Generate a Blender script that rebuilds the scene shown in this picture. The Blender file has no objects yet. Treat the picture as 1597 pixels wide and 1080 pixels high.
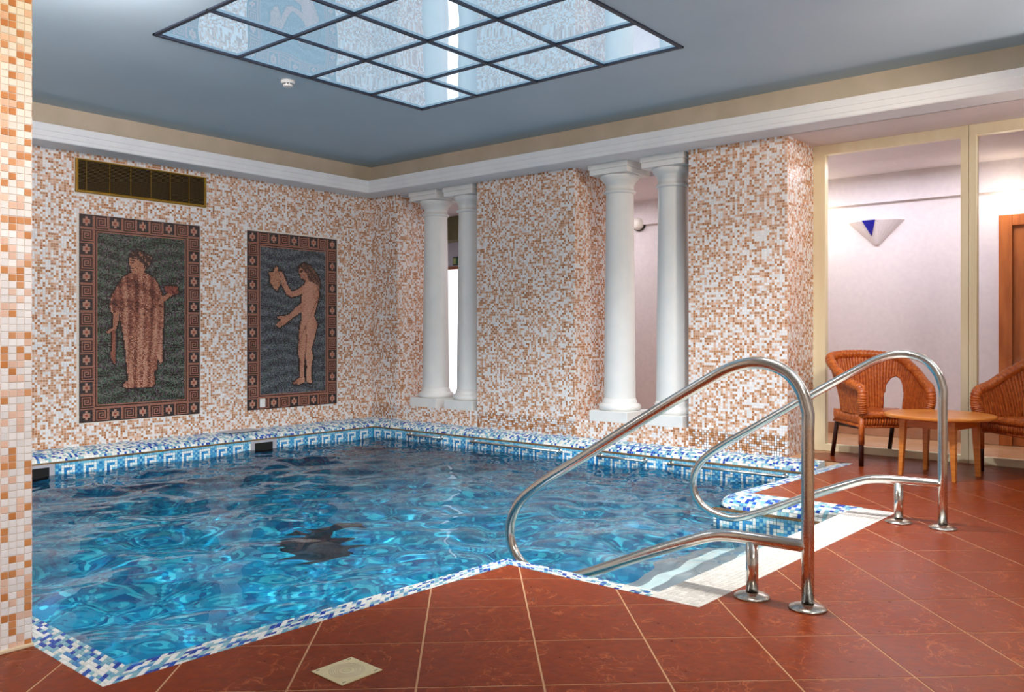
import bpy, bmesh, math, random
import numpy as np
from mathutils import Vector, Matrix

C = bpy.context.scene
COL = C.collection
PI = math.pi
rng = np.random.RandomState(7)

# ------------------------------------------------------------------ camera
cam = bpy.data.cameras.new('camera')
cam.sensor_width = 36.0
cam.lens = 36.0 * 1313.44 / 1597
cam.shift_y = -22.0 / 1597
cam.clip_start = 0.05
camo = bpy.data.objects.new('camera', cam)
COL.objects.link(camo)
FX, FY = 0.7691, 0.6391
camo.location = (0, 0, 1.05)
camo.rotation_euler = (PI / 2, 0, math.atan2(-FX, FY))
C.camera = camo

# ------------------------------------------------------------------ world, lights, exposure
w = bpy.data.worlds.new('world'); C.world = w
w.use_nodes = True
w.node_tree.nodes['Background'].inputs[0].default_value = (0.75, 0.82, 1.0, 1)
w.node_tree.nodes['Background'].inputs[1].default_value = 0.35
C.view_settings.view_transform = 'Standard'
C.view_settings.look = 'None'
C.view_settings.gamma = 1.0
C.view_settings.use_curve_mapping = False
C.view_settings.exposure = 0.3
C.cycles.max_bounces = 10
C.cycles.transparent_max_bounces = 12
C.cycles.use_denoising = True


def light(name, kind, loc, energy, color, target=None, **kw):
    l = bpy.data.lights.new(name, kind)
    l.energy = energy; l.color = color
    for k, v in kw.items():
        setattr(l, k, v)
    o = bpy.data.objects.new(name, l)
    o.location = loc
    if target is not None:
        d = Vector(target) - Vector(loc)
        o.rotation_euler = d.to_track_quat('-Z', 'Y').to_euler()
    COL.objects.link(o)
    return o


light('ceiling_spot', 'SPOT', (3.25, 1.45, 3.02), 235, (1, .93, .85), (3.55, 1.5, 0), spot_size=math.radians(76), spot_blend=1, shadow_soft_size=.05)
light('warm_spot', 'SPOT', (.85, 1.7, 2.95), 60, (1, .76, .36), (1.0, 3.03, 2.3), spot_size=math.radians(62), spot_blend=1, shadow_soft_size=.06)
light('mural_spot', 'SPOT', (1.9, 2.2, 3.0), 175, (1, .93, .92), (4.0, 8.0, 1.0), spot_size=math.radians(70), spot_blend=1, shadow_soft_size=.2)
light('ceiling_fill', 'AREA', (1.0, 5.2, 2.1), 8, (.92, .96, 1), (1.8, 5.0, 3.1), shape='DISK', size=.35)  # three added fill lights out of view, aimed up to brighten the ceiling
light('ceiling_fill', 'AREA', (2.9, -.9, 2.0), 58, (1, .96, .95), (2.9, -.6, 3.1), shape='DISK', size=.4)
light('ceiling_fill', 'AREA', (6.6, -.9, 2.0), 45, (1, .92, .9), (6.2, -.4, 3.1), shape='DISK', size=.4)
light('wall_spot', 'SPOT', (4.9, .3, 3.0), 260, (1, .86, .72), (6.9, 3.3, 1.7), spot_size=math.radians(75), spot_blend=1, shadow_soft_size=.25)
light('pillar_fill', 'SPOT', (.3, .9, 2.95), 230, (.95, .94, 1), (1.05, 3.03, .75), spot_size=math.radians(50), spot_blend=1, shadow_soft_size=.12)  # added fill, out of view, brightens the lower part of the left pillar
light('mural_fill', 'AREA', (2.0, 4.6, 3.0), 60, (1, .93, .93), (3.6, 7.4, .0), shape='DISK', size=.6)  # added fill light for the mural wall, no fixture there
for p_, e_ in (((2.1, 3.9, 3.03), 520), ((3.4, 2.7, 3.03), 520), ((4.6, 1.9, 3.03), 330)):
    lp = light('pool_spot', 'SPOT', p_, e_, (.95, .97, 1), (p_[0] + .9, p_[1] + 1.0, 0), spot_size=math.radians(100), spot_blend=1, shadow_soft_size=.035)
    lp.data.cycles.is_caustics_light = True
light('back_fill', 'AREA', (.5, -2.2, 3.0), 50, (1, .92, .84), (.5, -2.2, 0), shape='DISK', size=1.0)  # added behind the camera to lighten what the metal and floor reflect
light('corridor_light', 'AREA', (8.15, 2.4, 2.6), 25, (.97, .94, 1), (8.15, 2.4, 0), shape='RECTANGLE', size=.4, size_y=2.0)
light('corridor_light', 'AREA', (8.15, 5.9, 2.6), 16, (1, .95, .96), (8.15, 5.9, 0), shape='RECTANGLE', size=.4, size_y=1.6)
light('corridor_wall_lamp', 'POINT', (8.72, 3.18, 2.16), 3.5, (1, .9, .62), shadow_soft_size=.05)
light('door_lamp', 'POINT', (8.70, 1.42, 2.26), 3.5, (1, .85, .6), shadow_soft_size=.08)


# ------------------------------------------------------------------ colour and material helpers
def lin(c):
    c = np.asarray(c, float) / 255.0
    return np.where(c <= .04045, c / 12.92, ((c + .055) / 1.055) ** 2.4)


def L(*c):
    v = lin(c); return (float(v[0]), float(v[1]), float(v[2]), 1)


def mat(name, color=(.8, .8, .8, 1), rough=.5, metal=0, spec=.5, emit=None, estr=0):
    m = bpy.data.materials.new(name); m.use_nodes = True
    b = m.node_tree.nodes['Principled BSDF']
    b.inputs['Base Color'].default_value = color
    b.inputs['Roughness'].default_value = rough
    b.inputs['Metallic'].default_value = metal
    b.inputs['Specular IOR Level'].default_value = spec
    if emit:
        b.inputs['Emission Color'].default_value = emit
        b.inputs['Emission Strength'].default_value = estr
    return m


def N(m, t, **kw):
    n = m.node_tree.nodes.new(t)
    for k, v in kw.items():
        setattr(n, k, v)
    return n


def LK(m, a, b):
    m.node_tree.links.new(a, b)


def BS(m):
    return m.node_tree.nodes['Principled BSDF']


def noise_var(m, c1, c2, scale=8, detail=4, coord='Object', lo=.35, hi=.65, stretch=None, bump=0):
    tc = N(m, 'ShaderNodeTexCoord'); nz = N(m, 'ShaderNodeTexNoise')
    nz.inputs['Scale'].default_value = scale; nz.inputs['Detail'].default_value = detail
    src = tc.outputs[coord]
    if stretch:
        mp = N(m, 'ShaderNodeMapping'); mp.inputs['Scale'].default_value = stretch
        LK(m, src, mp.inputs[0]); src = mp.outputs[0]
    LK(m, src, nz.inputs['Vector'])
    cr = N(m, 'ShaderNodeValToRGB')
    cr.color_ramp.elements[0].position = lo; cr.color_ramp.elements[0].color = c1
    cr.color_ramp.elements[1].position = hi; cr.color_ramp.elements[1].color = c2
    LK(m, nz.outputs['Fac'], cr.inputs[0]); LK(m, cr.outputs[0], BS(m).inputs['Base Color'])
    if bump:
        bp = N(m, 'ShaderNodeBump'); bp.inputs['Strength'].default_value = bump; bp.inputs['Distance'].default_value = .01
        LK(m, nz.outputs['Fac'], bp.inputs['Height']); LK(m, bp.outputs[0], BS(m).inputs['Normal'])
    return nz


def attr_mat(name, rough=.3, spec=.5):
    m = mat(name, rough=rough, spec=spec)
    a = N(m, 'ShaderNodeAttribute'); a.attribute_name = 'Col'
    LK(m, a.outputs['Color'], BS(m).inputs['Base Color'])
    return m


M = {}
M['tile'] = attr_mat('mosaic_glass', .3, .4)
M['tess'] = attr_mat('tesserae', .45, .35)
M['grout'] = mat('grout_pale', L(226, 214, 200), .9)
M['grout_dark'] = mat('grout_dark', L(128, 108, 100), .9)
M['grout_floor'] = mat('grout_floor', L(196, 150, 112), .9)
M['grout_pool'] = mat('grout_pool', L(214, 218, 214), .8)
M['plaster'] = mat('plaster_white', L(232, 232, 232), .75); noise_var(M['plaster'], L(228, 229, 230), L(236, 236, 235), 3)
M['column'] = mat('column_white', L(228, 228, 224), .5); noise_var(M['column'], L(224, 225, 222), L(231, 230, 226), 5)
M['ceiling'] = mat('ceiling_blue_grey', L(186, 203, 213), .85); noise_var(M['ceiling'], L(183, 201, 211), L(189, 205, 215), 1.2)
M['frieze'] = mat('frieze_beige', L(205, 190, 168), .85); noise_var(M['frieze'], L(200, 186, 163), L(210, 194, 173), 4)
M['soffit'] = mat('soffit_white', L(222, 210, 206), .8); noise_var(M['soffit'], L(219, 207, 203), L(225, 213, 209), 2)
M['lavender'] = mat('corridor_paint', L(222, 214, 220), .85); noise_var(M['lavender'], L(219, 211, 218), L(225, 217, 222), 25, bump=.15)
M['olive'] = mat('olive_paint', L(112, 104, 70), .85); noise_var(M['olive'], L(108, 100, 66), L(116, 108, 74), 6)
M['steel'] = mat('polished_steel', L(226, 220, 212), .13, 1.0)
M['flange'] = mat('worn_steel', L(196, 188, 178), .25, 1.0)
nzs = N(M['steel'], 'ShaderNodeTexNoise'); nzs.inputs['Scale'].default_value = 160; nzs.inputs['Detail'].default_value = 3
crs = N(M['steel'], 'ShaderNodeMapRange'); crs.inputs[1].default_value = .45; crs.inputs[2].default_value = .75; crs.inputs[3].default_value = .14; crs.inputs[4].default_value = .36
LK(M['steel'], nzs.outputs['Fac'], crs.inputs[0]); LK(M['steel'], crs.outputs[0], BS(M['steel']).inputs['Roughness'])
noise_var(M['flange'], L(178, 170, 158), L(212, 206, 198), 60)
M['brass'] = mat('brass_paint', L(150, 112, 18), .4, .3); noise_var(M['brass'], L(140, 104, 14), L(160, 120, 26), 12)
M['slat'] = mat('vent_slat_bronze', L(122, 92, 24), .45, .1)
M['black'] = mat('cavity_black', L(14, 13, 12), .9)
M['gold'] = mat('bronze_edge', L(128, 98, 62), .45, .3); noise_var(M['gold'], L(108, 84, 56), L(146, 112, 72), 20)
M['frame'] = mat('cream_frame', L(242, 228, 190), .45); noise_var(M['frame'], L(240, 225, 186), L(244, 231, 194), 10, stretch=(1, 1, .1))
M['white'] = mat('white_plastic', L(232, 230, 224), .4)
M['cream'] = mat('cream_plastic', L(228, 212, 166), .4); noise_var(M['cream'], L(224, 207, 160), L(232, 217, 172), 14)
M['greyplastic'] = mat('grey_plastic', L(172, 170, 176), .4)
M['blueglass'] = mat('cobalt_glass', L(8, 8, 150), .15)
M['wood'] = mat('orange_wood', L(206, 120, 44), .3); noise_var(M['wood'], L(204, 116, 38), L(224, 142, 60), 6, stretch=(1, 1, 9))
M['doorwood'] = mat('door_wood', L(176, 96, 40), .4); noise_var(M['doorwood'], L(160, 82, 30), L(190, 108, 48), 5, stretch=(4, 4, .5))
M['tan'] = mat('corridor_tile', L(205, 160, 118), .25); noise_var(M['tan'], L(196, 148, 106), L(214, 172, 132), 3)
M['skirting'] = mat('corridor_skirting', L(178, 128, 96), .35); noise_var(M['skirting'], L(168, 116, 84), L(192, 146, 112), 4)
M['cane'] = mat('rattan_cane', L(182, 88, 30), .35); noise_var(M['cane'], L(160, 70, 22), L(198, 104, 40), 40)
M['cane_dark'] = mat('dark_cane', L(64, 26, 16), .35); noise_var(M['cane_dark'], L(40, 14, 8), L(62, 24, 14), 25)
M['glow'] = mat('frosted_lit_glass', L(240, 240, 245), .5, emit=(.93, .95, 1, 1), estr=1.1)
M['green'] = mat('sign_green', L(70, 110, 66), .5)
M['signdark'] = mat('sign_dark', L(40, 46, 40), .5)
M['signyellow'] = mat('sign_pale', L(200, 200, 120), .5)
M['step'] = mat('step_tile', L(222, 232, 224), .5); noise_var(M['step'], L(216, 228, 220), L(228, 236, 229), 6)
M['stepedge'] = mat('step_nosing', L(240, 244, 246), .5)
M['dolphin'] = mat('dolphin_mosaic', L(22, 40, 52), .4); noise_var(M['dolphin'], L(16, 32, 42), L(36, 54, 64), 30)
M['caulk'] = mat('caulk', L(226, 206, 170), .7)
M['darkbar'] = mat('skylight_bar', L(58, 66, 82), .4, .5)

# terracotta floor tile with pale squiggly veins
m = M['floor'] = mat('terracotta_tile', L(148, 66, 38), .28, spec=.22)
tc = N(m, 'ShaderNodeTexCoord'); oi = N(m, 'ShaderNodeObjectInfo')
ad = N(m, 'ShaderNodeVectorMath', operation='ADD'); sc_ = N(m, 'ShaderNodeVectorMath', operation='SCALE')
cx_ = N(m, 'ShaderNodeCombineXYZ'); LK(m, oi.outputs['Random'], cx_.inputs[0]); LK(m, oi.outputs['Random'], cx_.inputs[1])
LK(m, cx_.outputs[0], sc_.inputs[0]); sc_.inputs['Scale'].default_value = 13.0
LK(m, tc.outputs['Object'], ad.inputs[0]); LK(m, sc_.outputs[0], ad.inputs[1])
n1 = N(m, 'ShaderNodeTexNoise'); n1.inputs['Scale'].default_value = 9; n1.inputs['Detail'].default_value = 4; n1.inputs['Distortion'].default_value = 1.2
LK(m, ad.outputs[0], n1.inputs['Vector'])
s1 = N(m, 'ShaderNodeMath', operation='SUBTRACT'); s1.inputs[1].default_value = .5; LK(m, n1.outputs['Fac'], s1.inputs[0])
a1 = N(m, 'ShaderNodeMath', operation='ABSOLUTE'); LK(m, s1.outputs[0], a1.inputs[0])
v1 = N(m, 'ShaderNodeMapRange'); v1.inputs[1].default_value = 0.004; v1.inputs[2].default_value = .016; v1.inputs[3].default_value = 1; v1.inputs[4].default_value = 0
LK(m, a1.outputs[0], v1.inputs[0])
n2 = N(m, 'ShaderNodeTexNoise'); n2.inputs['Scale'].default_value = 4.5; n2.inputs['Detail'].default_value = 2; LK(m, ad.outputs[0], n2.inputs['Vector'])
v2 = N(m, 'ShaderNodeMapRange'); v2.inputs[1].default_value = .42; v2.inputs[2].default_value = .56; LK(m, n2.outputs['Fac'], v2.inputs[0])
mu = N(m, 'ShaderNodeMath', operation='MULTIPLY'); LK(m, v1.outputs[0], mu.inputs[0]); LK(m, v2.outputs[0], mu.inputs[1])
n3 = N(m, 'ShaderNodeTexNoise'); n3.inputs['Scale'].default_value = 30; n3.inputs['Detail'].default_value = 3; LK(m, ad.outputs[0], n3.inputs['Vector'])
r3 = N(m, 'ShaderNodeValToRGB'); r3.color_ramp.elements[0].color = L(120, 44, 9); r3.color_ramp.elements[1].color = L(140, 55, 16)
r3.color_ramp.elements[0].position = .35; r3.color_ramp.elements[1].position = .65; LK(m, n3.outputs['Fac'], r3.inputs[0])
mx = N(m, 'ShaderNodeMix', data_type='RGBA'); LK(m, mu.outputs[0], mx.inputs['Factor']); LK(m, r3.outputs[0], mx.inputs['A']); mx.inputs['B'].default_value = L(172, 88, 46)
LK(m, mx.outputs['Result'], BS(m).inputs['Base Color'])
bp = N(m, 'ShaderNodeBump'); bp.inputs['Strength'].default_value = .25; bp.inputs['Distance'].default_value = .004
LK(m, n3.outputs['Fac'], bp.inputs['Height']); LK(m, bp.outputs[0], BS(m).inputs['Normal'])
rr = N(m, 'ShaderNodeMapRange'); rr.inputs[3].default_value = .22; rr.inputs[4].default_value = .42; LK(m, n3.outputs['Fac'], rr.inputs[0]); LK(m, rr.outputs[0], BS(m).inputs['Roughness'])

# pool interior : small blue mosaic
m = M['pool'] = mat('pool_mosaic', L(30, 130, 190), .4)
tc = N(m, 'ShaderNodeTexCoord'); vo = N(m, 'ShaderNodeTexVoronoi'); vo.inputs['Scale'].default_value = 28; vo.inputs['Randomness'].default_value = .0
LK(m, tc.outputs['Object'], vo.inputs['Vector'])
cr = N(m, 'ShaderNodeValToRGB'); cr.color_ramp.interpolation = 'CONSTANT'
cr.color_ramp.elements[0].color = L(4, 114, 153); cr.color_ramp.elements[1].position = .35; cr.color_ramp.elements[1].color = L(16, 140, 173)
e = cr.color_ramp.elements.new(.7); e.color = L(56, 178, 198)
e = cr.color_ramp.elements.new(.88); e.color = L(2, 90, 137)
sp = N(m, 'ShaderNodeSeparateColor'); LK(m, vo.outputs['Color'], sp.inputs[0]); LK(m, sp.outputs[0], cr.inputs[0]); LK(m, cr.outputs[0], BS(m).inputs['Base Color'])

# clear glass (partition)
m = M['glass'] = bpy.data.materials.new('clear_glass'); m.use_nodes = True
m.node_tree.nodes.remove(m.node_tree.nodes['Principled BSDF'])
out = m.node_tree.nodes['Material Output']
tr = N(m, 'ShaderNodeBsdfTransparent'); tr.inputs[0].default_value = (.97, .975, .98, 1)
gl = N(m, 'ShaderNodeBsdfGlossy'); gl.inputs['Roughness'].default_value = .02
fr = N(m, 'ShaderNodeFresnel'); fr.inputs[0].default_value = 1.3
mxs = N(m, 'ShaderNodeMixShader'); LK(m, fr.outputs[0], mxs.inputs[0]); LK(m, tr.outputs[0], mxs.inputs[1]); LK(m, gl.outputs[0], mxs.inputs[2]); LK(m, mxs.outputs[0], out.inputs[0])

# pool water : fresnel reflection over a mix of refraction and plain transmission
m = M['water'] = bpy.data.materials.new('pool_water'); m.use_nodes = True
m.node_tree.nodes.remove(m.node_tree.nodes['Principled BSDF'])
out = m.node_tree.nodes['Material Output']
tc = N(m, 'ShaderNodeTexCoord'); nz = N(m, 'ShaderNodeTexNoise'); nz.inputs['Scale'].default_value = 9; nz.inputs['Detail'].default_value = 3
LK(m, tc.outputs['Object'], nz.inputs['Vector'])
bp = N(m, 'ShaderNodeBump'); bp.inputs['Strength'].default_value = .35; bp.inputs['Distance'].default_value = .02
LK(m, nz.outputs['Fac'], bp.inputs['Height'])
tr = N(m, 'ShaderNodeBsdfTransparent'); tr.inputs[0].default_value = (.93, .985, 1, 1)
rf = N(m, 'ShaderNodeBsdfRefraction'); rf.inputs['IOR'].default_value = 1.33; rf.inputs['Roughness'].default_value = 0; rf.inputs['Color'].default_value = (.93, .985, 1, 1)
gl = N(m, 'ShaderNodeBsdfGlossy'); gl.inputs['Roughness'].default_value = .03
fr = N(m, 'ShaderNodeFresnel'); fr.inputs['IOR'].default_value = 1.33

ma = N(m, 'ShaderNodeMixShader'); ma.inputs[0].default_value = 1.0; LK(m, tr.outputs[0], ma.inputs[1]); LK(m, rf.outputs[0], ma.inputs[2])
mb = N(m, 'ShaderNodeMixShader'); LK(m, fr.outputs[0], mb.inputs[0]); LK(m, ma.outputs[0], mb.inputs[1]); LK(m, gl.outputs[0], mb.inputs[2]); LK(m, mb.outputs[0], out.inputs[0])

# backlit mirror-like ceiling glass
m = M['skyglass'] = bpy.data.materials.new('backlit_ceiling_glass'); m.use_nodes = True
m.node_tree.nodes.remove(m.node_tree.nodes['Principled BSDF'])
out = m.node_tree.nodes['Material Output']
tc = N(m, 'ShaderNodeTexCoord'); nz = N(m, 'ShaderNodeTexNoise'); nz.inputs['Scale'].default_value = 2.2; nz.inputs['Detail'].default_value = 0
LK(m, tc.outputs['Object'], nz.inputs['Vector'])
bp = N(m, 'ShaderNodeBump'); bp.inputs['Strength'].default_value = .12; bp.inputs['Distance'].default_value = .03
LK(m, nz.outputs['Fac'], bp.inputs['Height'])
gl = N(m, 'ShaderNodeBsdfGlossy'); gl.inputs['Roughness'].default_value = .015; gl.inputs['Color'].default_value = (.68, .74, .77, 1); LK(m, bp.outputs[0], gl.inputs['Normal'])
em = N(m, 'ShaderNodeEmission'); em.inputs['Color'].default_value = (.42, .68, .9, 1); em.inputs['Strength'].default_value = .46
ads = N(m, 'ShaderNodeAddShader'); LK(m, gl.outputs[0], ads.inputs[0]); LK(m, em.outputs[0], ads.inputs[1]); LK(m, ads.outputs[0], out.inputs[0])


# ------------------------------------------------------------------ object helpers
def link(name, me, parent=None, loc=None):
    o = bpy.data.objects.new(name, me); COL.objects.link(o)
    if parent is not None:
        o.parent = parent
    if loc is not None:
        o.location = loc
    return o


def mesh(name, V, F, m, parent=None, smooth=False, loc=None):
    me = bpy.data.meshes.new(name)
    me.from_pydata([tuple(map(float, v)) for v in V], [], [tuple(map(int, f)) for f in F])
    if smooth: me.shade_smooth()
    else: me.shade_flat()
    if m is not None:
        me.materials.append(m)
    return link(name, me, parent, loc)


def from_bm(name, bm, m, parent=None, smooth=False, loc=None):
    bmesh.ops.recalc_face_normals(bm, faces=bm.faces)
    me = bpy.data.meshes.new(name); bm.to_mesh(me); bm.free()
    if smooth:
        me.shade_smooth()
    me.materials.append(m)
    return link(name, me, parent, loc)


def tag(o, label=None, cat=None, group=None, kind=None):
    if label: o['label'] = label
    if cat: o['category'] = cat
    if group: o['group'] = group
    if kind: o['kind'] = kind
    return o


def thing(name, label, cat, loc=(0, 0, 0), rz=0, group=None):
    o = bpy.data.objects.new(name, None); COL.objects.link(o)
    o.empty_display_size = .1
    o.location = loc; o.rotation_euler = (0, 0, rz)
    return tag(o, label, cat, group)


def dup(root, loc=None, rz=None, label=None):
    r = root.copy(); COL.objects.link(r)
    if loc is not None: r.location = loc
    if rz is not None: r.rotation_euler = (0, 0, rz)
    if label: r['label'] = label
    for ch in list(root.children):
        c = ch.copy(); COL.objects.link(c); c.parent = r
        for g in list(ch.children):
            d = g.copy(); COL.objects.link(d); d.parent = c
    return r


def add_box(bm, x0, x1, y0, y1, z0, z1, bev=0):
    r = bmesh.ops.create_cube(bm, size=1)
    vs = r['verts']
    for v in vs:
        v.co = Vector((x0 + (v.co.x + .5) * (x1 - x0), y0 + (v.co.y + .5) * (y1 - y0), z0 + (v.co.z + .5) * (z1 - z0)))
    if bev:
        es = list({e for v in vs for e in v.link_edges})
        bmesh.ops.bevel(bm, geom=es, offset=bev, segments=2, affect='EDGES', profile=.5)


def box(name, x0, x1, y0, y1, z0, z1, m, parent=None, bev=0):
    bm = bmesh.new(); add_box(bm, x0, x1, y0, y1, z0, z1, bev)
    return from_bm(name, bm, m, parent)


def prism(name, pts, z0, z1, m, parent=None, bev=0):
    bm = bmesh.new()
    vs = [bm.verts.new((p[0], p[1], z1)) for p in pts]
    f = bm.faces.new(vs)
    r = bmesh.ops.extrude_face_region(bm, geom=[f])
    for v in r['geom']:
        if isinstance(v, bmesh.types.BMVert): v.co.z = z0
    return from_bm(name, bm, m, parent)


def catmull(P, n=6):
    P = np.array(P, float); Q = np.vstack([2 * P[0] - P[1], P, 2 * P[-1] - P[-2]]); o = []
    for i in range(1, len(Q) - 2):
        p0, p1, p2, p3 = Q[i - 1:i + 3]
        for k in range(n):
            t = k / n
            o.append(.5 * ((2 * p1) + (-p0 + p2) * t + (2 * p0 - 5 * p1 + 4 * p2 - p3) * t * t + (-p0 + 3 * p1 - 3 * p2 + p3) * t ** 3))
    o.append(P[-1])
    return np.array(o)


def sweep(P, r, seg=12, closed=False, cap=True, flat=1.0):
    """tube along points P; r scalar or per-point; returns V,F"""
    P = np.array(P, float); n = len(P); r = np.broadcast_to(np.asarray(r, float), (n,))
    T = np.gradient(P, axis=0)
    if closed:
        T = np.roll(P, -1, 0) - np.roll(P, 1, 0)
    T /= np.linalg.norm(T, axis=1)[:, None] + 1e-12
    up = np.array([0, 0, 1.]) if abs(T[0][2]) < .9 else np.array([1., 0, 0])
    nn = np.cross(T[0], up); nn /= np.linalg.norm(nn)
    V = []
    a = np.linspace(0, 2 * PI, seg, endpoint=False)
    for i in range(n):
        nn = nn - T[i] * np.dot(nn, T[i]); nn /= np.linalg.norm(nn); b = np.cross(T[i], nn)
        V.append(P[i] + r[i] * (np.cos(a)[:, None] * nn + np.sin(a)[:, None] * b * flat))
    V = np.vstack(V); F = []
    for i in range(n if closed else n - 1):
        i2 = (i + 1) % n
        for k in range(seg):
            k2 = (k + 1) % seg
            F.append((i * seg + k, i * seg + k2, i2 * seg + k2, i2 * seg + k))
    if cap and not closed:
        F.append(tuple(range(seg))[::-1]); F.append(tuple(range((n - 1) * seg, n * seg)))
    return V, F


def join(parts):
    V = []; F = []; k = 0
    for v, f in parts:
        V.append(np.array(v)); F += [tuple(i + k for i in q) for q in f]; k += len(v)
    return np.vstack(V), F


def lathe(prof, seg=40, cap=True):
    V = []; F = []
    a = np.linspace(0, 2 * PI, seg, endpoint=False)
    for r, z in prof:
        V += [(r * math.cos(t), r * math.sin(t), z) for t in a]
    n = len(prof)
    for i in range(n - 1):
        for k in range(seg):
            k2 = (k + 1) % seg
            F.append((i * seg + k, i * seg + k2, (i + 1) * seg + k2, (i + 1) * seg + k))
    if cap:
        F.append(tuple(range(seg))[::-1]); F.append(tuple(range((n - 1) * seg, n * seg)))
    return V, F


# mosaics: real tiles (bevelled, raised, one colour per tile) in one mesh
def mosaic_geo(Pf, ii, jj, ps, pt, s0, t0, gap, th, inset=.0007):
    """Pf(s,t)->(points, normals). ii,jj integer tile indices"""
    sa = s0 + ii * ps + gap / 2; sb = s0 + (ii + 1) * ps - gap / 2
    ta = t0 + jj * pt + gap / 2; tb = t0 + (jj + 1) * pt - gap / 2
    n = len(ii)
    V = np.zeros((n, 8, 3))
    for k, (s, t) in enumerate([(sa, ta), (sb, ta), (sb, tb), (sa, tb)]):
        p, nr = Pf(s, t); V[:, k] = p
    for k, (s, t) in enumerate([(sa + inset, ta + inset), (sb - inset, ta + inset), (sb - inset, tb - inset), (sa + inset, tb - inset)]):
        p, nr = Pf(s, t); V[:, 4 + k] = p + nr * th
    return V


TOPO = np.array([(4, 5, 6, 7), (0, 1, 5, 4), (1, 2, 6, 5), (2, 3, 7, 6), (3, 0, 4, 7)])


def mosaic_obj(name, V, colors, m, parent, kind='stuff'):
    n = len(V)
    if n == 0: return None
    me = bpy.data.meshes.new(name)
    me.vertices.add(n * 8); me.vertices.foreach_set('co', V.reshape(-1).astype(np.float32))
    F = (TOPO[None] + (np.arange(n) * 8)[:, None, None]).reshape(-1)
    me.loops.add(len(F)); me.loops.foreach_set('vertex_index', F.astype(np.int32))
    me.polygons.add(n * 5); me.polygons.foreach_set('loop_start', (np.arange(n * 5) * 4).astype(np.int32))
    me.update(calc_edges=True); me.shade_flat()
    a = me.attributes.new('Col', 'FLOAT_COLOR', 'POINT')
    c = np.ones((n, 8, 4), np.float32); c[:, :, :3] = colors[:, None, :]
    a.data.foreach_set('color', c.reshape(-1))
    me.materials.append(m)
    o = link(name, me, parent)
    if kind: o['kind'] = kind
    return o


def plane_map(o, u, v, nrm):
    o, u, v, nrm = [np.array(q, float) for q in (o, u, v, nrm)]
    return lambda s, t: (o + s[:, None] * u + t[:, None] * v, np.broadcast_to(nrm, (len(s), 3)))


WALLPAL = [lin(c) for c in [(236, 234, 235), (226, 226, 228), (222, 186, 164), (212, 168, 138), (190, 134, 90), (174, 114, 70), (198, 146, 110)]]
WALLP = [.24, .19, .14, .12, .13, .09, .09]
COPPAL = [lin(c) for c in [(236, 236, 230), (224, 226, 218), (140, 186, 196), (112, 168, 190), (70, 140, 196), (16, 62, 158), (26, 84, 178)]]
COPP = [.27, .17, .19, .12, .07, .11, .07]


def pick(pal, pr, n, rs):
    idx = rs.choice(len(pal), n, p=np.array(pr) / sum(pr))
    c = np.array(pal)[idx]
    return c * (1 + rs.uniform(-.05, .05, (n, 1)))


def mosaic_plane(name, o, u, v, nrm, ws, wt, parent, pitch=.0224, gap=.0026, th=.002, pal=WALLPAL, pr=WALLP, mask=None, m=None, seed=0):
    rs = np.random.RandomState(seed)
    ns = max(1, int(round(ws / pitch))); nt = max(1, int(round(wt / pitch)))
    ps = ws / ns; pt = wt / nt
    ii, jj = [q.ravel() for q in np.meshgrid(np.arange(ns), np.arange(nt))]
    col = pick(pal, pr, ns * nt, rs)
    if mask is not None:
        k = mask((ii + .5) * ps, (jj + .5) * pt, ps, pt); ii, jj, col = ii[k], jj[k], col[k]
    V = mosaic_geo(plane_map(o, u, v, nrm), ii, jj, ps, pt, 0, 0, gap, th)
    return mosaic_obj(name, V, col, m or M['tile'], parent)


XW, YW = 6.9, 8.0           # inner faces of the column wall and of the mural wall
ZS, ZC = 2.70, 3.07         # soffit under the cornice, ceiling

# ------------------------------------------------------------------ outlines
# floor edge of the pool surround, anticlockwise seen from above along the near side
FO = [(1.141, 3.03), (1.141, 2.522), (2.912, 2.434), (2.922, 1.502), (5.188, 1.409), (5.205, 2.296), (6.92, 2.20), (6.92, 2.735)]
PI_ = [(1.262, 7.69), (1.262, 2.633), (2.99, 2.512), (2.992, 1.715), (5.0, 1.645), (5.0, 2.47), (6.68, 2.42), (6.68, 7.69)]
ZW = -.198

# ------------------------------------------------------------------ floor with terracotta tiles
floor = mesh('floor', *join([
    (lambda q: ([(p[0], p[1], -.0013) for p in q] + [(p[0], p[1], -.2) for p in q],
                [tuple(range(len(q)))] + [tuple(range(len(q), 2 * len(q)))[::-1]] + [(i, (i + 1) % len(q), (i + 1) % len(q) + len(q), i + len(q)) for i in range(len(q))]))(q)
    for q in [
        [(-3, -4), (7.6, -4), (7.6, 1.409), (5.188, 1.409), (2.922, 1.502), (-3, 1.502)],
        [(-3, 1.502), (2.922, 1.502), (2.912, 2.434), (1.141, 2.522), (-3, 2.522)],
        [(-3, 2.522), (1.141, 2.522), (1.141, 3.03), (1.141, 8.0), (-3, 8.0)],
        [(5.188, 1.409), (7.6, 1.409), (7.6, 2.20), (6.92, 2.20), (5.205, 2.296)],
        [(6.92, 2.20), (7.6, 2.20), (7.6, 2.735), (6.92, 2.735)]]]), M['grout_floor'])
tag(floor, kind='structure')

poolpoly = FO + [(6.92, 9), (1.141, 9)]


def inside(p, poly):
    c = False; n = len(poly)
    for i in range(n):
        (x0, y0), (x1, y1) = poly[i], poly[(i + 1) % n]
        if (y0 > p[1]) != (y1 > p[1]) and p[0] < (x1 - x0) * (p[1] - y0) / (y1 - y0) + x0:
            c = not c
    return c


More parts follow.
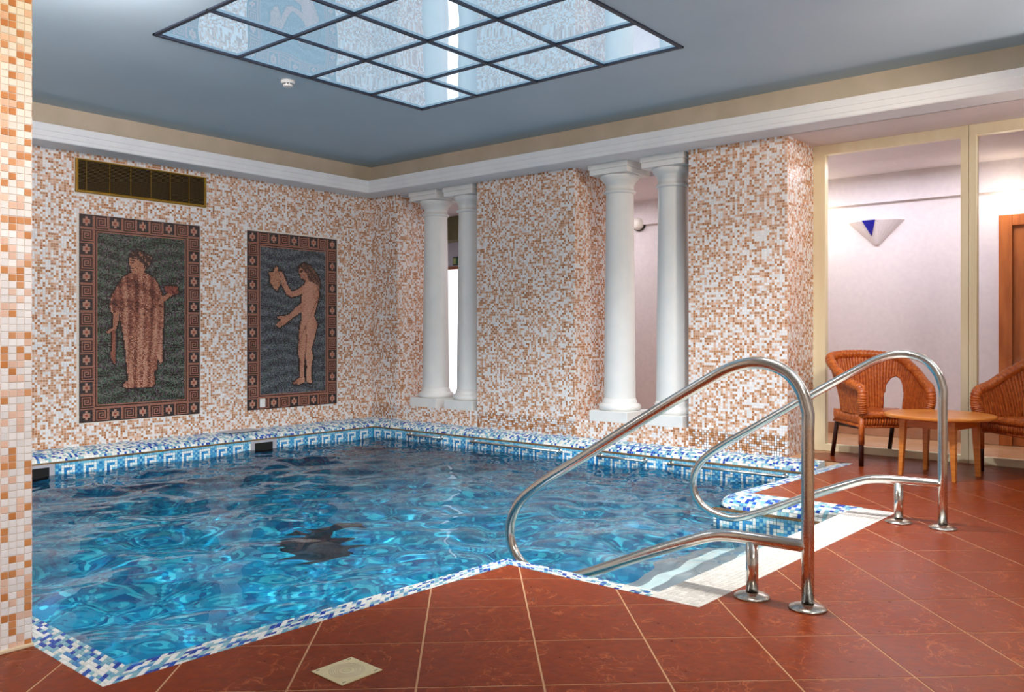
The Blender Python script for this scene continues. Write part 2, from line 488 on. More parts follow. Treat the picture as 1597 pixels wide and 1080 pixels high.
ang = math.radians(42.6)
d1 = np.array([math.cos(ang), math.sin(ang)]); d2 = np.array([math.sin(ang), -math.cos(ang)])
PA, PB = .3775, .36
cuts = [(FO[i], FO[i + 1]) for i in range(len(FO) - 1)] + [((-1, 3.031), (1.141, 3.031)), ((7.49, -2), (7.49, 4))]
ntile = 0
for ia in range(-6, 24):
    for ib in range(-6, 26):
        a0 = .22 + ia * PA; b0 = 3.575 - 10 * PB + ib * PB
        g = .0035
        q = [d1 * b + d2 * a for a, b in ((a0 + g, b0 + g), (a0 + g, b0 + PB - g), (a0 + PA - g, b0 + PB - g), (a0 + PA - g, b0 + g))]
        c = sum(q) / 4
        dep = c[0] * FX + c[1] * FY; latr = c[0] * FY - c[1] * FX
        if dep < 1.5 or latr < -.66 * dep - .45 or latr > .68 * dep + .95 or c[0] > 7.8 or c[0] < .1:
            continue
        bm = bmesh.new()
        bm.faces.new([bm.verts.new((p[0], p[1], 0)) for p in q])
        for A, B in cuts:
            A = np.array(A); B = np.array(B)
            if min(A[0], B[0]) - .5 > c[0] or max(A[0], B[0]) + .5 < c[0] or min(A[1], B[1]) - .5 > c[1] or max(A[1], B[1]) + .5 < c[1]:
                continue
            nrm = np.array([-(B - A)[1], (B - A)[0]])
            bmesh.ops.bisect_plane(bm, geom=bm.verts[:] + bm.edges[:] + bm.faces[:], plane_co=(A[0], A[1], 0), plane_no=(nrm[0], nrm[1], 0))
        dele = []
        for f in bm.faces:
            fc = f.calc_center_median()
            if inside(fc, poolpoly) or (fc.y > 3.031 and fc.x < 1.141) or fc.x > 7.49 or (fc.y > 2.735 and fc.x > 6.9):
                dele.append(f)
        bmesh.ops.delete(bm, geom=dele, context='FACES')
        if sum(f.calc_area() for f in bm.faces) < 1e-3:
            bm.free(); continue
        bmesh.ops.dissolve_limit(bm, angle_limit=.02, verts=bm.verts, edges=bm.edges)
        for f in bm.faces:
            if f.normal.z < 0: f.normal_flip()
        r = bmesh.ops.extrude_face_region(bm, geom=bm.faces[:])
        hz = rng.uniform(-.0003, .0003)
        for v in r['geom']:
            if isinstance(v, bmesh.types.BMVert): v.co.z = 0 + hz
        for v in bm.verts:
            if v.co.z < -.001 or v not in r['geom']: v.co.z = -.006 if v not in r['geom'] else v.co.z
        from_bm('floor_tile', bm, M['floor'], floor)
        ntile += 1
print('floor tiles', ntile)

# ------------------------------------------------------------------ pool basin
DP = -1.25
bm = bmesh.new()
pts_floor = [(1.262, 7.69), (1.262, 2.633), (2.99, 2.512), (5.0, 2.47), (6.68, 2.42), (6.68, 7.69)]
bm.faces.new([bm.verts.new((x, y, DP)) for x, y in pts_floor])
for i in range(len(PI_)):
    (x0, y0), (x1, y1) = PI_[i], PI_[(i + 1) % len(PI_)]
    bm.faces.new([bm.verts.new(p) for p in ((x0, y0, DP), (x1, y1, DP), (x1, y1, -.08), (x0, y0, -.08))])
bm.faces.new([bm.verts.new((x, y, DP)) for x, y in ((2.99, 2.512), (2.992, 1.715), (5.0, 1.645), (5.0, 2.47))])
basin = from_bm('pool_basin', bm, M['pool'])
tag(basin, kind='structure')
# steps going down into the water in the notch
for k, (y0, y1, z) in enumerate([(1.66, 1.94, -.27), (1.94, 2.21, -.43), (2.21, 2.50, -.62)]):
    o = box('pool_step', 2.995, 4.998, y0 - .03, y1, DP + .002, z, M['step'], basin)
    box('step_nosing', 2.996, 4.997, y1 - .10, y1 + .003, z - .03, z + .004, M['stepedge'], o)

# dolphin inlaid in the pool floor
DOL = [(3.51, 5.01), (3.59, 5.01), (3.68, 5.07), (3.77, 5.1), (3.83, 5.17), (3.83, 5.31), (3.91, 5.28), (4.07, 5.23), (4.16, 5.18), (4.19, 5.11), (4.14, 4.98), (4.11, 4.98), (4.08, 5.05), (4.03, 5.07), (3.95, 5.04), (3.88, 4.98), (3.93, 4.94), (3.99, 4.88), (3.99, 4.81), (3.91, 4.78), (3.86, 4.77), (3.8, 4.72), (3.74, 4.74), (3.66, 4.75), (3.58, 4.75), (3.49, 4.75), (3.47, 4.8), (3.54, 4.82), (3.61, 4.83), (3.59, 4.84), (3.55, 4.86), (3.56, 4.94)]
DOL = [(3.8 + (x - 3.8) * 1.22, 4.97 + (y - 4.97) * 1.22) for x, y in DOL]
dolphin = prism('dolphin_inlay', DOL, DP - .004, DP + .008, M['dolphin'])
tag(dolphin, 'dark grey leaping dolphin inlaid in the blue pool floor under the water', 'dolphin mosaic')

# water surface, real waves
def wave(x, y):
    rs = np.random.RandomState(21); z = np.zeros_like(x)
    for k in range(46):
        lam = math.exp(rs.uniform(math.log(.17), math.log(1.1)))
        th = rs.normal(.9, 1.1); kx, ky = 2 * PI / lam * math.cos(th), 2 * PI / lam * math.sin(th)
        amp = .0031 * lam
        ph = rs.uniform(0, 2 * PI)
        wx = .12 * np.sin(2.7 * y + k); wy = .12 * np.sin(2.9 * x + 2 * k)
        z += amp * np.sin(kx * (x + wx) + ky * (y + wy) + ph)
    return z


def grid_patch(x0, x1, y0, y1, st):
    nx = int((x1 - x0) / st) + 1; ny = int((y1 - y0) / st) + 1
    xs = np.linspace(x0, x1, nx); ys = np.linspace(y0, y1, ny)
    X, Y = np.meshgrid(xs, ys); X = X.ravel(); Y = Y.ravel()
    Z = ZW + wave(X, Y)
    i, j = [q.ravel() for q in np.meshgrid(np.arange(nx - 1), np.arange(ny - 1))]
    a = j * nx + i
    F = np.stack([a, a + 1, a + nx + 1, a + nx], 1)
    return np.stack([X, Y, Z], 1), F


V1, F1 = grid_patch(1.25, 6.70, 2.50, 7.72, .018)
V2, F2 = grid_patch(2.985, 5.01, 1.60, 2.50, .018)
Vw = np.vstack([V1, V2]); Fw = np.vstack([F1, F2 + len(V1)])
me = bpy.data.meshes.new('pool_water')
me.vertices.add(len(Vw)); me.vertices.foreach_set('co', Vw.reshape(-1).astype(np.float32))
me.loops.add(Fw.size); me.loops.foreach_set('vertex_index', Fw.reshape(-1).astype(np.int32))
me.polygons.add(len(Fw)); me.polygons.foreach_set('loop_start', (np.arange(len(Fw)) * 4).astype(np.int32))
me.update(calc_edges=True)
bm = bmesh.new(); bm.from_mesh(me); bmesh.ops.remove_doubles(bm, verts=bm.verts, dist=.0005); bm.to_mesh(me); bm.free()
me.shade_smooth(); me.materials.append(M['water'])
water = link('pool_water', me)
water.cycles.is_caustics_caster = True
basin.cycles.is_caustics_receiver = True
dolphin.cycles.is_caustics_receiver = True
for o_ in basin.children: o_.cycles.is_caustics_receiver = True
tag(water, 'rippled clear turquoise water filling the pool', 'water', kind='stuff')

# ------------------------------------------------------------------ copings
cop = bpy.data.objects.new('pool_coping', None); COL.objects.link(cop); tag(cop, 'blue and white mosaic coping around the pool', 'coping')


def extrude_path(name, prof_pts, A, B, m, parent):
    """prof_pts: list of (offset vector 2D normal dist, z); A,B 2D start/end; normal to the left"""
    A = np.array(A, float); B = np.array(B, float); d = (B - A) / np.linalg.norm(B - A); nrm = np.array([-d[1], d[0]])
    V = []
    for P in (A, B):
        for o, z in prof_pts: V.append((*(P + nrm * o), z))
    n = len(prof_pts)
    F = [(i, (i + 1) % n, (i + 1) % n + n, i + n) for i in range(n)] + [tuple(range(n))[::-1], tuple(range(n, 2 * n))]
    return mesh(name, V, F, m, parent)


def bull(wd, h, e=2.2, n=25):
    """profile from wall (offset 0,z0) out to (wd,-h), superellipse; arc-length param"""
    a = np.linspace(0, PI / 2, n)
    x = wd * np.sin(a) ** (2 / e); z = -h + h * np.cos(a) ** (2 / e)
    return np.stack([x, z], 1)


def bull_mosaic(name, A, B, wd, h, parent, seed, z0=0.0, pitch=.0226):
    """A->B runs along the wall foot, coping bulges to the left of A->B"""
    A = np.array(A, float); B = np.array(B, float); Ln = np.linalg.norm(B - A); d = (B - A) / Ln; nr = np.array([-d[1], d[0]])
    pr = bull(wd, h); seg = np.linalg.norm(np.diff(pr, axis=0), axis=1); s_ = np.concatenate([[0], np.cumsum(seg)]); tot = s_[-1]
    core = [(x - .002, z + z0 - .001) for x, z in pr] + [(wd - .004, z0 - h - .012), (0, z0 - h - .012)]
    parent = extrude_path(name, core, A, B, M['grout_pool'], parent)

    def Pf(s, t):
        x = np.interp(t, s_, pr[:, 0]); z = np.interp(t, s_, pr[:, 1]) + z0
        x2 = np.interp(t + .003, s_, pr[:, 0]); z2 = np.interp(t + .003, s_, pr[:, 1]) + z0
        x1 = np.interp(t - .003, s_, pr[:, 0]); z1 = np.interp(t - .003, s_, pr[:, 1]) + z0
        tx, tz = x2 - x1, z2 - z1; l = np.hypot(tx, tz) + 1e-9
        nx, nz = -tz / l, tx / l
        p = np.stack([A[0] + d[0] * s + nr[0] * x, A[1] + d[1] * s + nr[1] * x, z], 1)
        return p, np.stack([nr[0] * nx, nr[1] * nx, nz], 1)
    rs = np.random.RandomState(seed)
    ns = int(Ln / pitch); nt = max(1, int(tot / pitch))
    ii, jj = [q.ravel() for q in np.meshgrid(np.arange(ns), np.arange(nt))]
    Vt = mosaic_geo(Pf, ii, jj, Ln / ns, tot / nt, 0, 0, .0024, .0018)
    mosaic_obj('mosaic_tiles', Vt, pick(COPPAL, COPP, len(ii), rs), M['tile'], parent)


bull_mosaic('coping_core', (XW, 2.42), (XW, YW), .22, .075, cop, 1)
bull_mosaic('coping_core', (XW, YW), (1.14, YW), .31, .075, cop, 2)
bull_mosaic('coping_core', (5.205, 1.60), (5.205, 2.296), .205, .075, cop, 3, pitch=.024)
bull_mosaic('coping_core', (5.205, 2.296), (6.895, 2.2), .19, .075, cop, 4, pitch=.024)


def bull_corner(c, r0, r1, h, a0, a1, seed):
    """rounded outer corner of the bullnose, radius r0 at angle a0 to r1 at a1"""
    V_ = [(c[0], c[1], -.001)]; F_ = []; na, npr = 12, 12
    for i in range(na + 1):
        f = i / na; a = a0 + (a1 - a0) * f; pr = bull(r0 + (r1 - r0) * f - .003, h, n=npr)
        V_ += [(c[0] + x * math.cos(a), c[1] + x * math.sin(a), z - .001) for x, z in pr[1:]]
    m_ = npr - 1
    for i in range(na):
        a, b = 1 + i * m_, 1 + (i + 1) * m_
        F_.append((0, a, b))
        for k in range(m_ - 1): F_.append((a + k, a + k + 1, b + k + 1, b + k))
    core = mesh('coping_core', V_, F_, M['grout_pool'], cop)
    rs = np.random.RandomState(seed)
    pr = bull(1.0, 1.0); rows = 12; Vs = []
    for j in range(1, rows):
        t0, t1 = j / rows, (j + 1) / rows
        rm = r1 * np.interp((t0 + t1) / 2, np.linspace(0, 1, len(pr)), pr[:, 0])
        nt = max(2, int(rm * abs(a1 - a0) / .024))

        def P(u, t):
            a = a0 + (a1 - a0) * u; rad = (r0 + (r1 - r0) * u)
            x = np.interp(t, np.linspace(0, 1, len(pr)), pr[:, 0]) * rad; z = np.interp(t, np.linspace(0, 1, len(pr)), pr[:, 1]) * h
            p = np.stack([c[0] + x * np.cos(a), c[1] + x * np.sin(a), z], 1)
            w_ = t[:, None] * PI / 2
            return p, np.hstack([np.cos(a)[:, None] * np.sin(w_), np.sin(a)[:, None] * np.sin(w_), np.cos(w_)])
        k = np.arange(nt)
        Vs.append(mosaic_geo(lambda s_, t_: P(s_, t0 + (t1 - t0) * t_), k, np.zeros(nt, int), 1 / nt, 1.0, 0, 0, .09 / nt, .0018, .02 / nt))
    Vt = np.concatenate(Vs)
    mosaic_obj('mosaic_tiles', Vt, pick(COPPAL, COPP, len(Vt), rs), M['tile'], core)


bull_corner((5.205, 2.296), .205, .19, .075, PI, PI / 2 - .05, 9)
# bronze edge strips under the bullnose
box('edge_strip', 6.672, 6.684, 2.42, 7.70, -.089, -.076, M['gold'], cop)
box('edge_strip', 1.26, 6.69, 7.683, 7.695, -.089, -.076, M['gold'], cop)
box('edge_strip', 4.992, 5.004, 1.64, 2.47, -.091, -.077, M['gold'], cop)


def quad_map(a, b, c, d, z):
    """bilinear: a->b is s, a->d is t, metric along ab / ad"""
    a, b, c, d = [np.array(q, float) for q in (a, b, c, d)]
    ls = np.linalg.norm(b - a); lt = np.linalg.norm(d - a)

    def Pf(s, t):
        u = (s / ls)[:, None]; v = (t / lt)[:, None]
        p = (1 - u) * (1 - v) * a + u * (1 - v) * b + u * v * c + (1 - u) * v * d
        return np.hstack([p, np.full((len(s), 1), z)]), np.broadcast_to([0, 0, 1.], (len(s), 3))
    return Pf, ls, lt


def flat_coping(a, b, c, d, seed, pitch=.024, single=None, pal=COPPAL, pr=COPP, gap=.0022, slab=True, name='coping_slab', budget=[0]):
    slab_ = prism(name, [a, b, c, d], -.075, -.0015, M['grout_pool'], cop)
    Pf, ls, lt = quad_map(a, b, c, d, -.0015)
    ns = max(1, int(round(ls / pitch))); nt = max(1, int(round(lt / pitch)))
    ii, jj = [q.ravel() for q in np.meshgrid(np.arange(ns), np.arange(nt))]
    rs = np.random.RandomState(seed)
    Vt = mosaic_geo(Pf, ii, jj, ls / ns, lt / nt, 0, 0, gap, .0018)
    col = pick(pal, pr, len(ii), rs)
    sel = np.zeros(len(ii), bool)
    if single is not None:
        sel = single(Vt[:, :4].mean(1))
    for k in np.where(sel)[0]:
        o = mosaic_obj('mosaic_tile', Vt[k:k + 1], col[k:k + 1], M['tile'], slab_, None)
    mosaic_obj('mosaic_tiles', Vt[~sel], col[~sel], M['tile'], slab_)


corner_in = (1.262, 2.633)
flat_coping((1.141, 2.522), (1.262, 2.633), (1.262, 4.6), (1.141, 4.6), 11, single=lambda c: c[:, 1] < 3.1)
flat_coping((1.141, 2.522), (2.912, 2.434), (2.99, 2.512), (1.262, 2.633), 12, single=lambda c: c[:, 0] < 1.70)
flat_coping((2.912, 2.434), (2.922, 1.72), (2.992, 1.715), (2.99, 2.512), 13)
WHITE = [lin(c) for c in [(222, 219, 212), (212, 209, 203), (226, 223, 217)]]
flat_coping((2.922, 1.502), (5.188, 1.409), (5.19, 1.64), (2.922, 1.72), 14, pal=WHITE, pr=[1, 1, 1], pitch=.0245)

# greek key band below the coping
KEY = ["LLLLLLLL", "WWWWWLDL", "WDDDWDLD", "WDWWWLDL", "WDWLLDLD", "WDWDLLDL", "WDWWWWWD", "LDLLDLLD"]


def key_band(o, u, nrm, length, parent, seed, skip=None, pitch=.0232, phase=0):
    rs = np.random.RandomState(seed)
    ns = int(length / pitch); nt = 8
    ii, jj = [q.ravel() for q in np.meshgrid(np.arange(ns), np.arange(nt))]
    if skip is not None:
        k = ~skip((ii + .5) * pitch); ii, jj = ii[k], jj[k]
    Vt = mosaic_geo(plane_map(o, u, (0, 0, -1.), nrm), ii, jj, pitch, pitch, 0, 0, .0024, .0016)
    Wc, Lc, Dc = lin((238, 238, 232)), np.array([lin((128, 190, 214)), lin((92, 168, 206)), lin((150, 200, 216))]), np.array([lin((52, 134, 192)), lin((70, 150, 204)), lin((36, 116, 180))])
    col = np.zeros((len(ii), 3))
    for k, (i, j) in enumerate(zip(ii, jj)):
        ch = KEY[j][(i + phase) % 8]
        col[k] = Wc if ch == 'W' else (Lc[rs.randint(3)] if ch == 'L' else Dc[rs.randint(3)])
    mosaic_obj('key_pattern_tiles', Vt, col, M['tile'], parent)


key_band((1.27, 7.69, -.09), (1, 0, 0), (0, -1, 0), 5.40, basin, 5, skip=lambda s: ((s + 1.27 > 2.80) & (s + 1.27 < 3.07)) | ((s + 1.27 > 4.995) & (s + 1.27 < 5.315)))
key_band((6.68, 7.69, -.09), (0, -1, 0), (-1, 0, 0), 5.26, basin, 6)
key_band((5.0, 2.47, -.09), (0, -1, 0), (-1, 0, 0), .81, basin, 7, pitch=.0222)

# ------------------------------------------------------------------ mural wall
MUR = [(3.405, .21, 1.2, 1.93), (5.155, .20, 1.211, 1.947)]
VENT = (3.37, 2.335, 1.30, .31)
wall_back = box('wall_back', .9, 7.5, YW, YW + .2, -.08, 3.3, M['grout'])
tag(wall_back, kind='structure')


def mask_back(s, t, ps, pt):
    x = .9 + s; k = np.ones(len(s), bool)
    for (u, v, ww, hh) in MUR + [VENT]:
        k &= ~((x + ps * .4 > u) & (x - ps * .4 < u + ww) & (t + pt * .4 > v) & (t - pt * .4 < v + hh))
    return k


mosaic_plane('mosaic_tiles', (.9, YW, 0), (1, 0, 0), (0, 0, 1), (0, -1, 0), 6.0, ZS, wall_back, mask=mask_back, seed=31)

# ------------------------------------------------------------------ column wall: three pillars, sill
bm = bmesh.new()
PIL = [(7.521, 8.2), (4.915, 6.235), (2.735, 3.65)]
for a, b in PIL: add_box(bm, XW, 7.5, a, b, -.08, 3.3)
add_box(bm, XW, 7.45, 2.74, 8.1, -.08, .172)
wall_right = from_bm('wall_right', bm, M['grout'])
tag(wall_right, kind='structure')
sd = 40
for a, b in PIL:
    top = min(b, YW)
    mosaic_plane('mosaic_tiles', (XW, top, .172), (0, -1, 0), (0, 0, 1), (-1, 0, 0), top - a, ZS - .172, wall_right, seed=sd); sd += 1
    z0 = 0 if a < 3 else .172
    mosaic_plane('mosaic_tiles', (XW, a, z0), (1, 0, 0), (0, 0, 1), (0, -1, 0), .6, ZS - z0, wall_right, seed=sd); sd += 1
    if b < 8:
        mosaic_plane('mosaic_tiles', (7.5, b, .172), (-1, 0, 0), (0, 0, 1), (0, 1, 0), .6, ZS - .172, wall_right, seed=sd); sd += 1
mosaic_plane('mosaic_tiles', (XW, YW, -.002), (0, -1, 0), (0, 0, 1), (-1, 0, 0), YW - 2.735, .174, wall_right, seed=sd)
mosaic_plane('mosaic_tiles', (XW, 7.52, .172), (0, -1, 0), (1, 0, 0), (0, 0, 1), 7.52 - 6.235, .55, wall_right, seed=sd + 1)
mosaic_plane('mosaic_tiles', (XW, 4.915, .172), (0, -1, 0), (1, 0, 0), (0, 0, 1), 4.915 - 3.65, .55, wall_right, seed=sd + 2)

# ------------------------------------------------------------------ foreground pillar on the left
bm = bmesh.new(); add_box(bm, -.6, 1.139, 3.033, 3.75, 0, ZC); add_box(bm, -.6, .9, 3.75, 8.1, 0, 3.3)
wall_left = from_bm('wall_left', bm, M['grout']); tag(wall_left, kind='structure')
p = .0238; nrow = int(ZC / p)
rs = np.random.RandomState(77)
LPAL = [lin(c) for c in [(240, 236, 230), (232, 228, 222), (232, 198, 174), (228, 190, 164), (206, 140, 84), (198, 128, 70), (214, 154, 104)]]
ii, jj = [q.ravel() for q in np.meshgrid(np.arange(24), np.arange(nrow))]
cl = pick(LPAL, [.33, .25, .13, .08, .09, .07, .05], len(ii), rs)
Vt = mosaic_geo(plane_map((1.139, 3.033, .003), (-1, 0, 0), (0, 0, 1), (0, -1, 0)), ii, jj, p, p, 0, 0, .0022, .002)
Vt = Vt[:, [1, 0, 3, 2, 5, 4, 7, 6]]
sel = (ii < 4) & (jj < 74)
for k in np.where(sel)[0]:
    mosaic_obj('mosaic_tile', Vt[k:k + 1], cl[k:k + 1], M['tile'], wall_left, None)
mosaic_obj('mosaic_tiles', Vt[~sel], cl[~sel], M['tile'], wall_left)
mosaic_plane('mosaic_tiles', (1.139, 3.033, 0), (0, 1, 0), (0, 0, 1), (1, 0, 0), .717, ZC, wall_left, seed=78)
box('caulk_bead', -.6, 1.143, 3.022, 3.034, 0, .012, M['caulk'], wall_left, .003)

# rooms beyond the view
tag(box('wall_front', -3.2, 9.2, -4.2, -4, 0, 3.3, M['plaster']), kind='structure')
tag(box('wall_west', -3.2, -3, -4, 8, 0, 3.3, M['plaster']), kind='structure')

# ------------------------------------------------------------------ ceiling, frieze, cornice
SX = [2.843, 3.468, 4.115, 4.74, 5.343]; SY = [5.50, 4.83, 4.18, 3.54, 2.886]
cl_ = mesh('ceiling', *join([(lambda a: ([(a[0], a[2], ZC), (a[1], a[2], ZC), (a[1], a[3], ZC), (a[0], a[3], ZC), (a[0], a[2], 3.3), (a[1], a[2], 3.3), (a[1], a[3], 3.3), (a[0], a[3], 3.3)],
    [(0, 3, 2, 1), (4, 5, 6, 7), (0, 1, 5, 4), (1, 2, 6, 5), (2, 3, 7, 6), (3, 0, 4, 7)]))(a) for a in [(-3.2, 7.2, -4.2, SY[4]), (-3.2, 7.2, SY[0], 8.2), (-3.2, SX[0], SY[4], SY[0]), (SX[4], 7.2, SY[4], SY[0])]]), M['ceiling'])
tag(cl_, kind='structure')
FZ = .05
fr_ = box('trim_1', .9, XW, YW - FZ, YW + .01, 2.8, ZC, M['frieze']); tag(fr_, kind='structure')
fr_ = box('trim_2', XW - FZ, XW + .01, -4, YW, 2.8, ZC, M['frieze']); tag(fr_, kind='structure')
CP = [(0, ZS), (.285, ZS), (.292, ZS + .008), (.292, ZS + .036), (.297, ZS + .038), (.302, ZS + .082), (.308, ZS + .084), (.312, ZS + .142), (0, ZS + .142)]


def cornice(name, axis, a, b):
    V = []
    for s in (0, 1):
        for o, z in CP:
            if axis == 'x': V.append(((a if s == 0 else b - o), YW - o, z))
            else: V.append((XW - o, (a if s == 0 else b - o), z))
    n = len(CP)
    F = [(i, (i + 1) % n, (i + 1) % n + n, i + n) for i in range(n)] + [tuple(range(n))[::-1], tuple(range(n, 2 * n))]
    bm = bmesh.new(); vs = [bm.verts.new(v) for v in V]
    for f in F: bm.faces.new([vs[i] for i in f])
    tag(from_bm(name, bm, M['plaster']), kind='structure')


cornice('trim_3', 'x', .9, XW)
cornice('trim_4', 'y', -4.0, YW)
tag(box('ceiling_soffit', XW - .01, 7.7, -4, 2.735, ZS, ZS + .14, M['soffit']), kind='structure')
tag(box('trim_5', XW, 7.5, 2.735, 8.0, ZS, 3.0, M['plaster']), kind='structure')

# ------------------------------------------------------------------ skylight of backlit mirror glass panes
sky = thing('ceiling_skylight', 'square skylight of sixteen bluish mirror glass panes in dark bars', 'skylight', (0, 0, 0))
for i in range(4):
    for j in range(4):
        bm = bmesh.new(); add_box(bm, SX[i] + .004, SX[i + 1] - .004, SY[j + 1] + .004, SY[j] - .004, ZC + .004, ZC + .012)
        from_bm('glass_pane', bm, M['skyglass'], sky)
for i, x in enumerate(SX):
    hw = .014 if i in (0, 4) else .011
    box('skylight_bar', x - hw, x + hw, SY[4] - .014, SY[0] + .014, ZC - .012, ZC + .02, M['darkbar'], sky)
for j, y in enumerate(SY):
    hw = .014 if j in (0, 4) else .011
    box('skylight_bar', SX[0] - .014, SX[4] + .014, y - hw, y + hw, ZC - .013, ZC + .019, M['darkbar'], sky)

# smoke detector
sm = thing('smoke_detector', 'small white round smoke detector on the grey ceiling beside the skylight', 'smoke detector', (4.054, 5.71, ZC))
mesh('base', *lathe([(.001, 0), (.055, 0), (.056, -.02), (.05, -.026), (.001, -.026)], 32, False), M['white'], sm)
mesh('sensor_head', *lathe([(.036, -.024), (.036, -.03), (.04, -.034), (.038, -.046), (.03, -.05), (.001, -.05)], 32, False), M['white'], sm)
for k in range(10):
    a = 2 * PI * k / 10
    bm = bmesh.new(); add_box(bm, -.006, .006, -.003, .003, -.033, -.027)
    bmesh.ops.transform(bm, matrix=Matrix.Rotation(a, 4, 'Z') @ Matrix.Translation((0, .038, 0)), verts=bm.verts)
    from_bm('slot', bm, M['black'], sm)

# ------------------------------------------------------------------ columns
def make_column(label, loc):
    t = thing('column', label, 'column', loc, group='white columns in the wall openings')
    zb = .172
    box('plinth', -.217, .217, -.217, .217, zb, zb + .105, M['column'], t, .004)
    prof = [(.001, zb + .105), (.192, zb + .105), (.205, zb + .117), (.210, zb + .135), (.205, zb + .155), (.192, zb + .168), (.176, zb + .172), (.172, zb + .182), (.172, zb + .195), (.164, zb + .205), (.158, zb + .225), (.001, zb + .225)]
    V_, F_ = lathe(prof, 48, False)
    o = mesh('base', V_, F_, M['column'], t, True)
    z0, z1 = zb + .2, 2.44
    prof = []
    for k in range(14):
        f = k / 13; r = .1575 - .0175 * f - .004 * f * f
        prof.append((r, z0 + (z1 - z0) * f))
    mesh('shaft', *lathe(prof, 48, False), M['column'], t, True)
    prof = [(.001, 2.41), (.136, 2.41), (.15, 2.414), (.160, 2.424), (.160, 2.434), (.15, 2.444), (.140, 2.448), (.139, 2.50), (.150, 2.506), (.150, 2.524), (.162, 2.532), (.178, 2.548), (.190, 2.566), (.196, 2.585), (.196, 2.594), (.001, 2.594)]
    mesh('capital', *lathe(prof, 48, False), M['column'], t, True)
    bm = bmesh.new(); add_box(bm, -.217, .217, -.217, .217, 2.594, 2.645, .003); add_box(bm, -.228, .228, -.228, .228, 2.645, ZS, .004)
    from_bm('abacus', bm, M['column'], t)
    return t


CYS = [7.09, 6.53, 4.522, 3.93]
cx0 = XW + .217
col0 = make_column('white round column left in the far opening, near the mural corner', (cx0, CYS[0], 0))
dup(col0, (cx0, CYS[1], 0), label='white round column right in the far opening, half behind the middle mosaic pillar')
dup(col0, (cx0, CYS[2], 0), label='white round column left in the near opening, beside the middle mosaic pillar')
dup(col0, (cx0, CYS[3], 0), label='white round column right in the near opening, half behind the nearest mosaic pillar')

# ------------------------------------------------------------------ murals
def in_poly(X, Y, poly):
    c = np.zeros(X.shape, bool); n = len(poly)
    for i in range(n):
        (x0, y0), (x1, y1) = poly[i], poly[(i + 1) % n]
        if y0 == y1: continue
        k = ((y0 > Y) != (y1 > Y)) & (X < (x1 - x0) * (Y - y0) / (y1 - y0) + x0)
        c ^= k
    return c


FIG1 = {'robe': [(0.411, 0.731), (0.342, 0.708), (0.291, 0.66), (0.246, 0.61), (0.232, 0.568), (0.246, 0.53), (0.262, 0.527), (0.307, 0.541), (0.315, 0.499), (0.342, 0.422), (0.359, 0.337), (0.372, 0.238), (0.382, 0.195), (0.347, 0.178), (0.338, 0.164), (0.37, 0.156), (0.475, 0.157), (0.582, 0.157), (0.6, 0.167), (0.596, 0.233), (0.618, 0.247), (0.618, 0.298), (0.655, 0.272), (0.67, 0.29), (0.665, 0.363), (0.673, 0.48), (0.679, 0.583), (0.661, 0.626), (0.63, 0.676), (0.594, 0.712), (0.534, 0.728), (0.51, 0.734)],
        'face': [(0.393, 0.808), (0.391, 0.769), (0.402, 0.759), (0.399, 0.748), (0.411, 0.731), (0.44, 0.725), (0.51, 0.731), (0.516, 0.753), (0.501, 0.774), (0.451, 0.8)],
        'hair': [(0.391, 0.815), (0.416, 0.834), (0.475, 0.843), (0.534, 0.825), (0.576, 0.816), (0.57, 0.791), (0.54, 0.761), (0.516, 0.754), (0.493, 0.78), (0.451, 0.797), (0.411, 0.802)],
        'arm1': [(0.262, 0.527), (0.257, 0.457), (0.207, 0.436), (0.218, 0.425), (0.257, 0.444), (0.285, 0.448), (0.302, 0.492), (0.307, 0.541)],
        'torch': [(0.251, 0.443), (0.279, 0.446), (0.277, 0.352), (0.274, 0.275), (0.257, 0.289), (0.24, 0.31), (0.251, 0.366)],
        'arm2': [(0.618, 0.567), (0.655, 0.611), (0.723, 0.638), (0.754, 0.628), (0.698, 0.601), (0.643, 0.575), (0.606, 0.556)],
        'cup': [(0.686, 0.671), (0.798, 0.674), (0.802, 0.64), (0.766, 0.625), (0.729, 0.631), (0.692, 0.641)]}
